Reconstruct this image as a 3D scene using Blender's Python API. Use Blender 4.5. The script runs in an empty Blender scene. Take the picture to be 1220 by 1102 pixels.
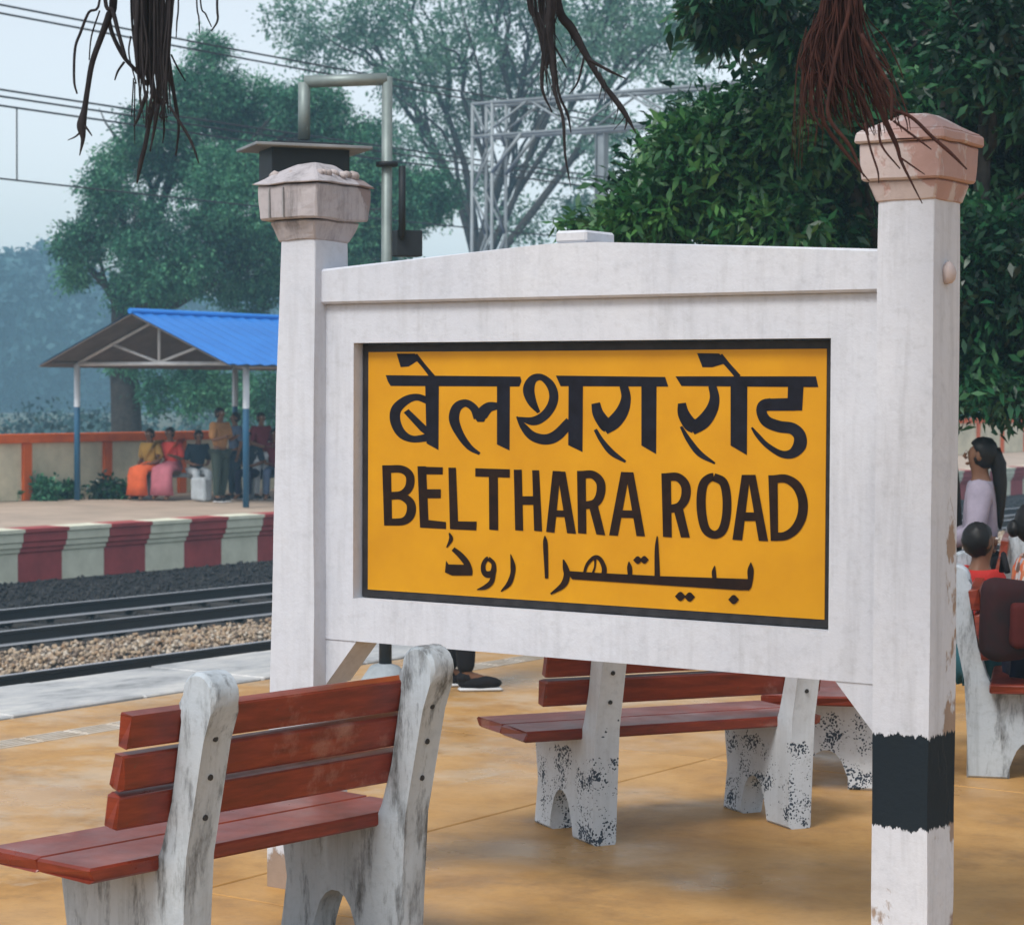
import bpy, bmesh, math, random
import numpy as np
from mathutils import Vector, Matrix
random.seed(7); RNG = np.random.default_rng(7)
SC = bpy.context.scene
COL = SC.collection

# ------------------------------------------------------------------ camera
TH = math.radians(34.5); EYE = 1.75; FPX = 2750.0
PITCH = -(551 - 467) / FPX; ROLL = 0.0047
FW = np.array([-math.sin(TH) * math.cos(PITCH), math.cos(TH) * math.cos(PITCH), math.sin(PITCH)])
R0 = np.array([math.cos(TH), math.sin(TH), 0.0]); U0 = np.cross(R0, FW)
RT = R0 * math.cos(ROLL) + U0 * math.sin(ROLL); UP = np.cross(RT, FW)
CAMLOC = np.array([0.0, 0.0, EYE])
cam = bpy.data.cameras.new('camera'); camo = bpy.data.objects.new('camera', cam); COL.objects.link(camo)
m = Matrix.Identity(4)
for i in range(3):
    m[i][0] = RT[i]; m[i][1] = UP[i]; m[i][2] = -FW[i]; m[i][3] = CAMLOC[i]
camo.matrix_world = m
cam.sensor_fit = 'HORIZONTAL'; cam.sensor_width = 36.0; cam.lens = 36.0 * FPX / 1220.0
cam.clip_start = 0.1; cam.clip_end = 2000
cam.dof.use_dof = True; cam.dof.focus_distance = 7.4; cam.dof.aperture_fstop = 9.0
SC.camera = camo

# ------------------------------------------------------------------ sky, sun, exposure (thin overcast)
SUN_ELEV = math.radians(52); SUN_AZ = math.radians(178)     # compass-like: 0 = +Y, clockwise
world = bpy.data.worlds.new('World'); SC.world = world; world.use_nodes = True
wn = world.node_tree.nodes; wl = world.node_tree.links
for n in list(wn): wn.remove(n)
sky = wn.new('ShaderNodeTexSky'); sky.sky_type = 'NISHITA'; sky.sun_disc = False
sky.sun_elevation = SUN_ELEV; sky.sun_rotation = SUN_AZ
sky.air_density = 1.0; sky.dust_density = 1.5; sky.ozone_density = 1.0; sky.altitude = 50
hs = wn.new('ShaderNodeHueSaturation'); hs.inputs['Saturation'].default_value = 0.33
bg = wn.new('ShaderNodeBackground'); bg.inputs['Strength'].default_value = 0.115
wo = wn.new('ShaderNodeOutputWorld')
wl.new(sky.outputs['Color'], hs.inputs['Color']); wl.new(hs.outputs['Color'], bg.inputs['Color'])
wl.new(bg.outputs['Background'], wo.inputs['Surface'])
sun = bpy.data.lights.new('sun', 'SUN'); sun.energy = 1.5; sun.angle = math.radians(18); sun.color = (1.0, 0.97, 0.93)
suno = bpy.data.objects.new('sun', sun); COL.objects.link(suno)
sdir = Vector((math.sin(SUN_AZ) * math.cos(SUN_ELEV), math.cos(SUN_AZ) * math.cos(SUN_ELEV), math.sin(SUN_ELEV)))
suno.rotation_euler = sdir.to_track_quat('Z', 'Y').to_euler(); suno.location = (0, 0, 40)
SC.view_settings.view_transform = 'Standard'; SC.view_settings.look = 'None'
SC.view_settings.gamma = 1.0; SC.view_settings.use_curve_mapping = False
SC.view_settings.exposure = 0.72
SC.cycles.use_denoising = True
SC.cycles.max_bounces = 8; SC.cycles.volume_bounces = 2
SC.cycles.transparent_max_bounces = 8

# ------------------------------------------------------------------ helpers: points on the photograph at a real distance
def ray(x, y): return FW + RT * ((x - 610) / FPX) - UP * ((y - 551) / FPX)
def at(x, y, d): return CAMLOC + ray(x, y) * d
def at_z(x, y, z): v = ray(x, y); return CAMLOC + v * ((z - EYE) / v[2])
def at_Y(x, y, Y): v = ray(x, y); return CAMLOC + v * (Y / v[1])
def at_X(x, y, X): v = ray(x, y); return CAMLOC + v * (X / v[0])

ORG = {}
def link(o): COL.objects.link(o); return o
def thing(name, label, cat, loc=(0, 0, 0), rotz=0.0, group=None, local=False, kind=None):
    o = link(bpy.data.objects.new(name, None)); o.location = loc; o.rotation_euler = (0, 0, rotz)
    o.empty_display_size = 0.1
    if label: o['label'] = label
    if cat: o['category'] = cat
    if group: o['group'] = group
    if kind: o['kind'] = kind
    ORG[o.name] = np.zeros(3) if local else np.array(loc, float)
    return o
def tag(o, label, cat=None, group=None, kind=None):
    if label: o['label'] = label
    if cat: o['category'] = cat
    if group: o['group'] = group
    if kind: o['kind'] = kind
    return o
def mesh_obj(name, me, parent=None):
    o = link(bpy.data.objects.new(name, me))
    if parent is not None:
        o.parent = parent; ORG[o.name] = ORG.get(parent.name, np.zeros(3))
    else: ORG[o.name] = np.zeros(3)
    return o
def share(name, src, parent, loc=(0, 0, 0), rotz=0, scale=None):
    o = link(bpy.data.objects.new(name, src.data)); o.parent = parent
    o.location = loc; o.rotation_euler = (0, 0, rotz)
    if scale: o.scale = scale
    return o
def copy_tree(o, parent=None):
    c = o.copy(); link(c); c.parent = parent
    ORG[c.name] = ORG.get(o.name, np.zeros(3))
    for ch in list(o.children): copy_tree(ch, c)
    return c

class MB:
    def __init__(self): self.bm = bmesh.new()
    def box(self, x0, x1, y0, y1, z0, z1, bev=0.0, seg=1):
        vs = [self.bm.verts.new(p) for p in ((x0,y0,z0),(x1,y0,z0),(x1,y1,z0),(x0,y1,z0),(x0,y0,z1),(x1,y0,z1),(x1,y1,z1),(x0,y1,z1))]
        fs = [self.bm.faces.new([vs[i] for i in f]) for f in ((0,3,2,1),(4,5,6,7),(0,1,5,4),(1,2,6,5),(2,3,7,6),(3,0,4,7))]
        if bev > 0:
            es = list({e for f in fs for e in f.edges})
            bmesh.ops.bevel(self.bm, geom=es, offset=bev, segments=seg, profile=0.5, affect='EDGES')
        return self
    def hexa(self, bottom, top, bev=0.0):
        vs = [self.bm.verts.new(p) for p in list(bottom) + list(top)]
        fs = [self.bm.faces.new([vs[i] for i in f]) for f in ((0,3,2,1),(4,5,6,7),(0,1,5,4),(1,2,6,5),(2,3,7,6),(3,0,4,7))]
        if bev > 0:
            es = list({e for f in fs for e in f.edges})
            bmesh.ops.bevel(self.bm, geom=es, offset=bev, segments=1, profile=0.5, affect='EDGES')
        return self
    def tube(self, path, radii, n=8, cap=True):
        P = [Vector(p) for p in path]
        if not hasattr(radii, '__len__'): radii = [radii] * len(P)
        rings = []; ref = None
        for i, p in enumerate(P):
            t = (P[min(i + 1, len(P) - 1)] - P[max(i - 1, 0)])
            t = t.normalized() if t.length > 1e-9 else Vector((0, 0, 1))
            if ref is None: ref = Vector((1, 0, 0)) if abs(t.x) < 0.8 else Vector((0, 1, 0))
            a = (ref - t * ref.dot(t)).normalized(); b = t.cross(a); ref = a
            rings.append([self.bm.verts.new(p + (a * math.cos(2*math.pi*k/n) + b * math.sin(2*math.pi*k/n)) * radii[i]) for k in range(n)])
        for i in range(len(P) - 1):
            for k in range(n):
                f = self.bm.faces.new((rings[i][k], rings[i][(k+1) % n], rings[i+1][(k+1) % n], rings[i+1][k])); f.smooth = True
        if cap:
            self.bm.faces.new(list(reversed(rings[0]))); self.bm.faces.new(rings[-1])
        return self
    def prism(self, poly, fn0, fn1, bev=0.0, smooth=False):
        """poly: 2-D outline; fn0/fn1 map a 2-D point to the two end faces"""
        a = [self.bm.verts.new(fn0(p)) for p in poly]; b = [self.bm.verts.new(fn1(p)) for p in poly]
        n = len(poly); fs = []
        fs.append(self.bm.faces.new(list(reversed(a)))); fs.append(self.bm.faces.new(b))
        for i in range(n):
            f = self.bm.faces.new((a[i], a[(i+1) % n], b[(i+1) % n], b[i])); f.smooth = smooth; fs.append(f)
        if bev > 0:
            es = [e for e in {e for f in fs[:2] for e in f.edges}]
            bmesh.ops.bevel(self.bm, geom=es, offset=bev, segments=1, profile=0.5, affect='EDGES')
        return self
    def ellipsoid(self, c, r, seg=12, rings=8, rot=None):
        mt = Matrix.Translation(Vector(c)) @ (rot.to_4x4() if rot else Matrix.Identity(4)) @ Matrix.Diagonal((r[0], r[1], r[2], 1))
        res = bmesh.ops.create_uvsphere(self.bm, u_segments=seg, v_segments=rings, radius=1.0, matrix=mt)
        for v in res['verts']:
            for f in v.link_faces: f.smooth = True
        return self
    def lathe(self, c, prof, n=20):
        rings = []
        for r, z in prof:
            rings.append([self.bm.verts.new((c[0] + r*math.cos(2*math.pi*k/n), c[1] + r*math.sin(2*math.pi*k/n), c[2] + z)) for k in range(n)])
        for i in range(len(rings) - 1):
            for k in range(n):
                f = self.bm.faces.new((rings[i][k], rings[i][(k+1) % n], rings[i+1][(k+1) % n], rings[i+1][k])); f.smooth = True
        self.bm.faces.new(list(reversed(rings[0]))); self.bm.faces.new(rings[-1])
        return self
    def jitter(self, amt, scale=3.0):
        from mathutils import noise as mn
        for v in self.bm.verts:
            d = mn.noise_vector(v.co * scale); v.co += d * amt
        return self
    def build(self, name, mat, parent=None, smooth_angle=None, recalc=True):
        if recalc: bmesh.ops.recalc_face_normals(self.bm, faces=self.bm.faces[:])
        off = ORG.get(parent.name, np.zeros(3)) if parent is not None else np.zeros(3)
        if off.any(): bmesh.ops.translate(self.bm, verts=self.bm.verts[:], vec=Vector(-off))
        me = bpy.data.meshes.new(name); self.bm.to_mesh(me); self.bm.free()
        if mat is not None: me.materials.append(mat)
        if smooth_angle is not None:
            me.polygons.foreach_set('use_smooth', [True] * len(me.polygons)); me.set_sharp_from_angle(angle=math.radians(smooth_angle))
        return mesh_obj(name, me, parent)

def raw_mesh(name, verts, faces_flat, per_face, mat, parent=None, smooth=False):
    """fast numpy mesh: all faces have per_face corners"""
    off = ORG.get(parent.name, np.zeros(3)) if parent is not None else np.zeros(3)
    v = (np.asarray(verts, np.float32) - off.astype(np.float32)).astype(np.float32)
    f = np.asarray(faces_flat, np.int32).ravel(); nf = len(f) // per_face
    me = bpy.data.meshes.new(name)
    me.vertices.add(len(v)); me.vertices.foreach_set('co', v.ravel())
    me.loops.add(len(f)); me.loops.foreach_set('vertex_index', f)
    me.polygons.add(nf); me.polygons.foreach_set('loop_start', np.arange(nf, dtype=np.int32) * per_face)
    me.polygons.foreach_set('loop_total', np.full(nf, per_face, np.int32))
    if smooth: me.polygons.foreach_set('use_smooth', np.ones(nf, bool))
    me.update(calc_edges=True); me.validate()
    if mat is not None: me.materials.append(mat)
    return mesh_obj(name, me, parent)

# ------------------------------------------------------------------ materials
class NT:
    def __init__(self, name):
        self.m = bpy.data.materials.new(name); self.m.use_nodes = True
        self.t = self.m.node_tree; self.n = self.t.nodes; self.b = self.n['Principled BSDF']
        self.out = self.n['Material Output']
        self._pos = None
    def L(self, a, b): self.t.links.new(a, b)
    def pos(self):
        if self._pos is None: self._pos = self.n.new('ShaderNodeNewGeometry')
        return self._pos.outputs['Position']
    def obj(self):
        return self.n.new('ShaderNodeTexCoord').outputs['Object']
    def mapv(self, vec, scale=(1, 1, 1), loc=(0, 0, 0)):
        mp = self.n.new('ShaderNodeMapping'); self.L(vec, mp.inputs['Vector'])
        mp.inputs['Scale'].default_value = scale; mp.inputs['Location'].default_value = loc
        return mp.outputs['Vector']
    def noise(self, scale, detail=5, rough=0.6, vec=None, dist=0.0):
        x = self.n.new('ShaderNodeTexNoise'); x.inputs['Scale'].default_value = scale; x.inputs['Detail'].default_value = detail
        x.inputs['Roughness'].default_value = rough; x.inputs['Distortion'].default_value = dist
        self.L(vec if vec is not None else self.pos(), x.inputs['Vector']); return x.outputs['Fac']
    def noise_c(self, scale):
        x = self.n.new('ShaderNodeTexNoise'); x.inputs['Scale'].default_value = scale; x.inputs['Detail'].default_value = 4
        self.L(self.pos(), x.inputs['Vector']); return x.outputs['Color']
    def voro(self, scale, vec=None, feature='F1', out='Distance'):
        x = self.n.new('ShaderNodeTexVoronoi'); x.inputs['Scale'].default_value = scale; x.feature = feature
        self.L(vec if vec is not None else self.pos(), x.inputs['Vector']); return x.outputs[out]
    def ramp(self, fac, stops):
        r = self.n.new('ShaderNodeValToRGB'); e = r.color_ramp.elements
        while len(e) > 1: e.remove(e[-1])
        for i, (p, c) in enumerate(stops):
            el = e[0] if i == 0 else e.new(p)
            el.position = p; c = c if hasattr(c, '__len__') else (c, c, c)
            el.color = (*c, 1)
        self.L(fac, r.inputs['Fac']); return r.outputs['Color']
    def mix(self, fac, a, b, mode='MIX'):
        x = self.n.new('ShaderNodeMix'); x.data_type = 'RGBA'; x.blend_type = mode
        for val, sock in ((fac, x.inputs['Factor']), (a, x.inputs['A']), (b, x.inputs['B'])):
            pass
        self._set(fac, x.inputs[0]); self._set(a, x.inputs[6]); self._set(b, x.inputs[7]); return x.outputs[2]
    def _set(self, v, sock):
        if hasattr(v, 'links') or isinstance(v, bpy.types.NodeSocket): self.L(v, sock)
        elif hasattr(v, '__len__'): sock.default_value = (*v, 1) if len(v) == 3 else v
        else: sock.default_value = v
    def math(self, op, a, b=0.0, clamp=False):
        x = self.n.new('ShaderNodeMath'); x.operation = op; x.use_clamp = clamp
        self._set(a, x.inputs[0]); self._set(b, x.inputs[1]); return x.outputs[0]
    def sep(self, vec):
        x = self.n.new('ShaderNodeSeparateXYZ'); self.L(vec, x.inputs[0]); return x.outputs
    def color(self, c): self._set(c, self.b.inputs['Base Color']); return self
    def rough(self, v): self._set(v, self.b.inputs['Roughness']); return self
    def spec(self, v): self.b.inputs['Specular IOR Level'].default_value = v; return self
    def bump(self, h, strength=0.3, dist=0.01):
        x = self.n.new('ShaderNodeBump'); x.inputs['Strength'].default_value = strength; x.inputs['Distance'].default_value = dist
        self.L(h, x.inputs['Height']); self.L(x.outputs['Normal'], self.b.inputs['Normal']); return self

def simple(name, c, rough=0.6, var=0.25, scale=8.0, metal=0.0, bump=0.0, bscale=None, c2=None, spec=0.22):
    t = NT(name); f = t.noise(scale, 6, 0.65)
    c2 = c2 or tuple(x * (1 - var) for x in c)
    t.color(t.ramp(f, [(0.30, c2), (0.68, c)])).rough(rough); t.spec(spec)
    t.b.inputs['Metallic'].default_value = metal
    if bump: t.bump(t.noise(bscale or scale * 4, 5, 0.7), bump, 0.006)
    return t.m

MT = {}
def whitewash(name, base, grey, chips=0.66, chipcol=(0.36, 0.27, 0.21), streak=0.5, spots=None, band=None, mould=0.0, chipz=None, chipx=None):
    t = NT(name); p = t.pos()
    big = t.noise(1.7, 5, 0.6); fine = t.noise(28, 6, 0.7)
    c = t.mix(t.ramp(big, [(0.35, 0.0), (0.72, 0.75)]), base, tuple(x * y for x, y in zip(base, (0.87, 0.89, 0.93))))
    sv = t.mapv(p, (7, 7, 0.55)); st = t.noise(2.2, 6, 0.7, sv)
    c = t.mix(t.math('MULTIPLY', t.ramp(st, [(0.50, 0.0), (0.78, 1.0)]), streak), c, grey)
    c = t.mix(t.math('MULTIPLY', t.ramp(fine, [(0.52, 0.0), (0.75, 1.0)]), 0.35), c, grey)
    c = t.mix(t.math('MULTIPLY', t.ramp(t.noise(4.5, 8, 0.78, dist=0.8), [(0.54, 0.0), (0.68, 1.0)]), 0.40), c, tuple(x * y for x, y in zip(base, (0.72, 0.74, 0.77))))
    if mould:
        mo = t.math('MULTIPLY', t.ramp(t.noise(2.6, 7, 0.72, t.mapv(p, (4.5, 4.5, 1.1), (1, 2, 3))), [(0.50, 0.0), (0.64, 1.0)]), mould)
        c = t.mix(mo, c, (0.050, 0.046, 0.040))
    if spots:                                     # flaked limewash showing dark spots low down
        z = t.sep(p)[2]
        v = t.voro(spots[0], t.mix(0.03, p, t.noise_c(30)))
        jit = t.noise(9, 3, 0.6)
        sp = t.math('LESS_THAN', v, t.math('MULTIPLY', t.ramp(jit, [(0.40, 0.0), (0.66, 1.0)]), 0.62))
        zm = t.math('SUBTRACT', 1.0, t.math('DIVIDE', z, spots[1]), True)
        zm = t.math('GREATER_THAN', t.math('ADD', zm, t.math('MULTIPLY', jit, 0.5)), 0.34)
        c = t.mix(t.math('MULTIPLY', sp, zm), c, (0.045, 0.06, 0.085))
    ch = t.noise(3.1, 6, 0.62, t.mapv(p, (1, 1, 0.6), (3, 1, 5)))
    if chipz is not None:                         # more plaster lost below a height / on one side
        z = t.sep(p)[2]
        ch = t.math('ADD', ch, t.math('MULTIPLY', t.math('SUBTRACT', 1.0, t.math('DIVIDE', z, chipz), True), 0.22))
    if chipx is not None:
        nx = t.sep(t._pos.outputs['Normal'])[0]
        ch = t.math('ADD', ch, t.math('MULTIPLY', t.math('GREATER_THAN', nx, 0.7), chipx))
    cm = t.ramp(ch, [(chips, 0.0), (chips + 0.025, 1.0)])
    c = t.mix(cm, c, t.mix(t.noise(12, 4), chipcol, tuple(x * 0.7 for x in chipcol)))
    if band:
        z = t.sep(p)[2]
        jz = t.math('ADD', z, t.math('MULTIPLY', t.math('SUBTRACT', t.noise(5.0, 5, 0.8, t.mapv(p, (9, 9, 0.3))), 0.5), 0.07))
        bm_ = t.math('MULTIPLY', t.math('GREATER_THAN', jz, band[0]), t.math('LESS_THAN', jz, band[1]))
        wear = t.ramp(t.noise(7, 6, 0.7, t.mapv(p, (1, 1, 0.5))), [(0.66, 1.0), (0.70, 0.0)])
        c = t.mix(t.math('MULTIPLY', bm_, wear), c, (0.012, 0.018, 0.024))
    t.color(c).rough(0.78); t.spec(0.15)
    h = t.math('ADD', t.math('MULTIPLY', t.noise(10, 6, 0.7), 1.0), t.math('MULTIPLY', cm, -0.8))
    t.bump(h, 0.35, 0.012)
    return t.m
MT['sign_white'] = whitewash('sign_whitewash', (0.585, 0.605, 0.65), (0.33, 0.34, 0.36), chips=0.745, streak=0.42)
MT['post_white'] = whitewash('post_whitewash', (0.585, 0.605, 0.65), (0.33, 0.34, 0.36), chips=0.735, streak=0.6, band=(0.475, 0.75), chipz=0.9, chipx=0.14)
MT['post_plain'] = whitewash('left_post_whitewash', (0.585, 0.605, 0.65), (0.38, 0.39, 0.41), chips=0.735, streak=0.45, chipz=0.9, chipx=0.055)
MT['cap_left'] = whitewash('capital_weathered', (0.44, 0.41, 0.42), (0.13, 0.12, 0.125), chips=0.56, chipcol=(0.30, 0.25, 0.25), streak=0.95, mould=0.35)
MT['cap_right'] = whitewash('capital_plaster', (0.52, 0.44, 0.42), (0.33, 0.26, 0.25), chips=0.50, chipcol=(0.46, 0.30, 0.27), streak=0.6)
MT['bench_white'] = whitewash('bench_concrete_paint', (0.44, 0.49, 0.53), (0.17, 0.185, 0.19), chips=0.70, chipcol=(0.22, 0.205, 0.18), streak=0.6, mould=0.8)
MT['bench_speck'] = whitewash('bench_concrete_flaked', (0.60, 0.64, 0.68), (0.30, 0.32, 0.33), chips=0.80, chipcol=(0.35, 0.28, 0.20), streak=0.35, spots=(95.0, 0.36))
MT['yellow'] = simple('yellow_sign_paint', (0.61, 0.290, 0.007), 0.45, c2=(0.53, 0.238, 0.006), scale=3.5, bump=0.08, bscale=60)
MT['black_border'] = simple('black_border_paint', (0.035, 0.032, 0.034), 0.5, c2=(0.015, 0.014, 0.015), scale=20)
MT['ink_navy'] = simple('navy_black_ink', (0.016, 0.017, 0.026), 0.5, c2=(0.010, 0.009, 0.012), scale=24, spec=0.06)
MT['ink_brown'] = simple('brown_black_ink', (0.026, 0.014, 0.010), 0.5, c2=(0.014, 0.008, 0.007), scale=24, spec=0.06)
MT['reveal'] = simple('grey_reveal_plaster', (0.36, 0.36, 0.37), 0.8, c2=(0.16, 0.16, 0.17), scale=9)
def redpaint():
    t = NT('worn_red_plank_paint'); p = t.pos()
    g = t.noise(4, 7, 0.65, t.mapv(p, (1.2, 1.2, 9))); w = t.noise(2.2, 7, 0.7)
    c = t.ramp(g, [(0.30, (0.10, 0.012, 0.004)), (0.55, (0.20, 0.026, 0.009)), (0.78, (0.28, 0.050, 0.018))])
    c = t.mix(t.ramp(w, [(0.60, 0.0), (0.70, 0.8)]), c, (0.31, 0.15, 0.115))
    c = t.mix(t.ramp(t.noise(30, 5, 0.7), [(0.66, 0.0), (0.70, 0.85)]), c, (0.10, 0.055, 0.035))
    t.color(c).rough(t.ramp(w, [(0.3, 0.24), (0.7, 0.50)])); t.bump(g, 0.25, 0.004); t.spec(0.45); return t.m
MT['red'] = redpaint()
def floor_mat():
    t = NT('stained_platform_concrete'); p = t.pos()
    a = t.noise(0.55, 6, 0.62, dist=0.6); b = t.noise(2.6, 7, 0.68, dist=0.3); f = t.noise(30, 5, 0.7)
    c = t.ramp(b, [(0.25, (0.27, 0.130, 0.034)), (0.50, (0.45, 0.238, 0.068)), (0.75, (0.57, 0.325, 0.110))])
    c = t.mix(t.ramp(a, [(0.42, 0.0), (0.66, 0.75)]), c, (0.58, 0.355, 0.150))
    c = t.mix(t.ramp(t.noise(1.3, 7, 0.7, t.mapv(p, (1, 1, 1), (7, 3, 0))), [(0.55, 0.0), (0.68, 0.55)]), c, (0.17, 0.10, 0.05))
    c = t.mix(t.math('MULTIPLY', t.ramp(f, [(0.5, 0.0), (0.8, 1.0)]), 0.35), c, (0.20, 0.13, 0.07))
    # pale washed patches near the platform edge
    x = t.sep(p)[0]
    edge = t.math('MULTIPLY', t.math('LESS_THAN', x, -6.0), t.ramp(t.noise(1.8, 6, 0.7), [(0.48, 0.0), (0.62, 0.5)]))
    c = t.mix(edge, c, (0.55, 0.45, 0.33))
    t.color(c)
    wet = t.noise(0.9, 5, 0.6, t.mapv(p, (1, 1, 1), (2, 9, 0)))
    t.rough(t.ramp(wet, [(0.36, 0.24), (0.50, 0.50), (0.7, 0.70)]))
    t.spec(0.3)
    t.bump(t.math('ADD', t.noise(45, 6, 0.75), t.math('MULTIPLY', b, 1.5)), 0.22, 0.006); return t.m
MT['floor'] = floor_mat()
def coping_mat():
    t = NT('pale_coping_stone'); p = t.pos()
    b = t.noise(2.2, 7, 0.7, t.mapv(p, (1.5, 0.7, 1))); f = t.noise(25, 6, 0.7)
    c = t.ramp(b, [(0.34, (0.20, 0.21, 0.22)), (0.48, (0.46, 0.47, 0.48)), (0.64, (0.66, 0.65, 0.62))])
    c = t.mix(t.math('MULTIPLY', f, 0.35), c, (0.30, 0.28, 0.24)); t.color(c).rough(0.5); t.bump(f, 0.2, 0.006); return t.m
MT['coping'] = coping_mat()
MT['tactile'] = simple('worn_tactile_tile', (0.60, 0.55, 0.48), 0.6, c2=(0.42, 0.34, 0.25), scale=6, bump=0.2)
MT['joint'] = simple('dark_joint_dirt', (0.10, 0.065, 0.035), 0.9, scale=6)
def terrain_mat():
    t = NT('earth_and_grass'); a = t.noise(0.12, 6, 0.6)
    t.color(t.ramp(a, [(0.35, (0.10, 0.085, 0.055)), (0.6, (0.075, 0.095, 0.04))])).rough(0.95); t.bump(t.noise(4, 6, 0.7), 0.4, 0.05); return t.m
MT['terrain'] = terrain_mat()
MT['cess'] = simple('dark_track_bed', (0.022, 0.024, 0.026), 0.75, c2=(0.010, 0.011, 0.013), scale=3, bump=0.5, bscale=20)  # near-black tone over the whole bed between the platforms
def stones(name, stops):
    t = NT(name); g = t.n.new('ShaderNodeNewGeometry')
    t.color(t.ramp(g.outputs['Random Per Island'], stops)).rough(0.85); return t.m
MT['ballast'] = stones('tan_ballast_stone', [(0.0, (0.10, 0.075, 0.06)), (0.25, (0.30, 0.23, 0.17)), (0.5, (0.46, 0.36, 0.25)), (0.75, (0.30, 0.19, 0.11)), (0.9, (0.52, 0.46, 0.38))])
MT['ballast_dark'] = stones('dark_ballast_stone', [(0.0, (0.006, 0.008, 0.010)), (0.5, (0.016, 0.018, 0.021)), (0.92, (0.035, 0.035, 0.035))])  # near-black stones for the strip along the far track
def rail_mat():
    t = NT('rail_steel'); nz = t.sep(t.n.new('ShaderNodeNewGeometry').outputs['Normal'])[2]
    top = t.math('GREATER_THAN', nz, 0.8)
    t.color(t.mix(top, (0.016, 0.015, 0.017), (0.40, 0.42, 0.45))); t.rough(0.45)
    return t.m
MT['rail'] = rail_mat()
MT['sleeper'] = simple('concrete_sleeper', (0.045, 0.043, 0.042), 0.85, c2=(0.022, 0.021, 0.020), scale=5)
MT['stripe_red'] = simple('faded_red_stripe', (0.45, 0.085, 0.085), 0.7, c2=(0.30, 0.060, 0.060), scale=3, bump=0.2)
MT['stripe_cream'] = simple('cream_stripe', (0.80, 0.80, 0.64), 0.7, c2=(0.62, 0.62, 0.48), scale=3, bump=0.2)
MT['far_floor'] = simple('far_platform_paving', (0.52, 0.41, 0.32), 0.7, c2=(0.35, 0.28, 0.22), scale=1.2)
MT['wall_cream'] = simple('cream_wall_paint', (0.78, 0.72, 0.54), 0.8, c2=(0.50, 0.48, 0.36), scale=1.6)
MT['orange'] = simple('orange_wall_paint', (0.72, 0.14, 0.02), 0.7, c2=(0.50, 0.09, 0.015), scale=2)
MT['roof_blue'] = simple('blue_sheet_roof', (0.035, 0.22, 0.66), 0.38, c2=(0.03, 0.18, 0.56), scale=1.5)
MT['roof_under'] = simple('brown_roof_underside', (0.16, 0.14, 0.13), 0.8, c2=(0.10, 0.09, 0.085), scale=3)
MT['steel_white'] = simple('white_steel_paint', (0.68, 0.69, 0.70), 0.5, scale=4)
def pole_mat():
    t = NT('two_tone_pole_paint'); z = t.sep(t.pos())[2]
    t.color(t.mix(t.math('GREATER_THAN', z, 1.45), (0.02, 0.105, 0.20), (0.66, 0.69, 0.72))).rough(0.45); return t.m
MT['pole'] = pole_mat()
MT['galv'] = simple('galvanised_pipe', (0.27, 0.32, 0.31), 0.5, c2=(0.17, 0.21, 0.205), scale=6, metal=0.35)
MT['dark_metal'] = simple('dark_painted_metal', (0.022, 0.028, 0.034), 0.55, scale=8)
MT['lid'] = simple('weathered_lid_metal', (0.30, 0.31, 0.32), 0.55, c2=(0.19, 0.20, 0.21), scale=7, metal=0.3)
MT['gantry'] = simple('grey_gantry_steel', (0.30, 0.34, 0.36), 0.55, scale=3, metal=0.2)
MT['wire'] = simple('overhead_wire_metal', (0.05, 0.055, 0.06), 0.5, scale=3)
MT['concrete'] = simple('grey_blue_concrete', (0.36, 0.40, 0.43), 0.8, c2=(0.22, 0.25, 0.27), scale=7, bump=0.3)
MT['bolt'] = simple('rusty_bolt', (0.035, 0.032, 0.03), 0.6, scale=30)
MT['pebble'] = simple('stone_rubble', (0.50, 0.45, 0.44), 0.9, c2=(0.30, 0.25, 0.24), scale=30, bump=0.4)
def leafmat(name, stops, rough=0.5, trans=0.25, nsc=1.4):
    t = NT(name); g = t.n.new('ShaderNodeNewGeometry')
    r = t.math('ADD', t.math('MULTIPLY', g.outputs['Random Per Island'], 0.55), t.math('MULTIPLY', t.ramp(t.noise(nsc, 3, 0.6), [(0.36, 0.0), (0.64, 1.0)]), 0.45))
    c = t.ramp(r, stops); t.color(c).rough(rough); t.spec(0.5)
    if trans:
        tr = t.n.new('ShaderNodeBsdfTranslucent'); t.L(c, tr.inputs['Color'])
        mx = t.n.new('ShaderNodeMixShader'); mx.inputs[0].default_value = trans
        t.L(t.b.outputs[0], mx.inputs[1]); t.L(tr.outputs[0], mx.inputs[2]); t.L(mx.outputs[0], t.out.inputs['Surface'])
    return t.m
MT['leaf_dark'] = leafmat('glossy_dark_leaf', [(0.15, (0.003, 0.022, 0.012)), (0.45, (0.008, 0.054, 0.024)), (0.7, (0.018, 0.105, 0.038)), (0.92, (0.062, 0.18, 0.070))], 0.34, nsc=1.6)
MT['leaf_bright'] = leafmat('fresh_green_leaf', [(0.15, (0.010, 0.060, 0.020)), (0.5, (0.030, 0.13, 0.035)), (0.85, (0.085, 0.22, 0.055))], 0.36, nsc=2.2)
MT['leaf_mid'] = leafmat('feathery_green_leaf', [(0.12, (0.006, 0.050, 0.034)), (0.5, (0.026, 0.165, 0.090)), (0.80, (0.11, 0.34, 0.17))], 0.6, nsc=0.5)
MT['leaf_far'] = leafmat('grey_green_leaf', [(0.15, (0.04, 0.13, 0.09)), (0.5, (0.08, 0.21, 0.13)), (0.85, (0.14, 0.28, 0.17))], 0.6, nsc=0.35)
MT['leaf_back'] = leafmat('distant_leaf', [(0.15, (0.012, 0.055, 0.070)), (0.85, (0.035, 0.11, 0.115))], 0.7, 0.0, nsc=0.1)  # blue of the distant haze is mixed into the leaf colour
MT['bark'] = simple('grey_bark', (0.055, 0.050, 0.045), 0.9, c2=(0.022, 0.020, 0.019), scale=9, bump=0.6)
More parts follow.
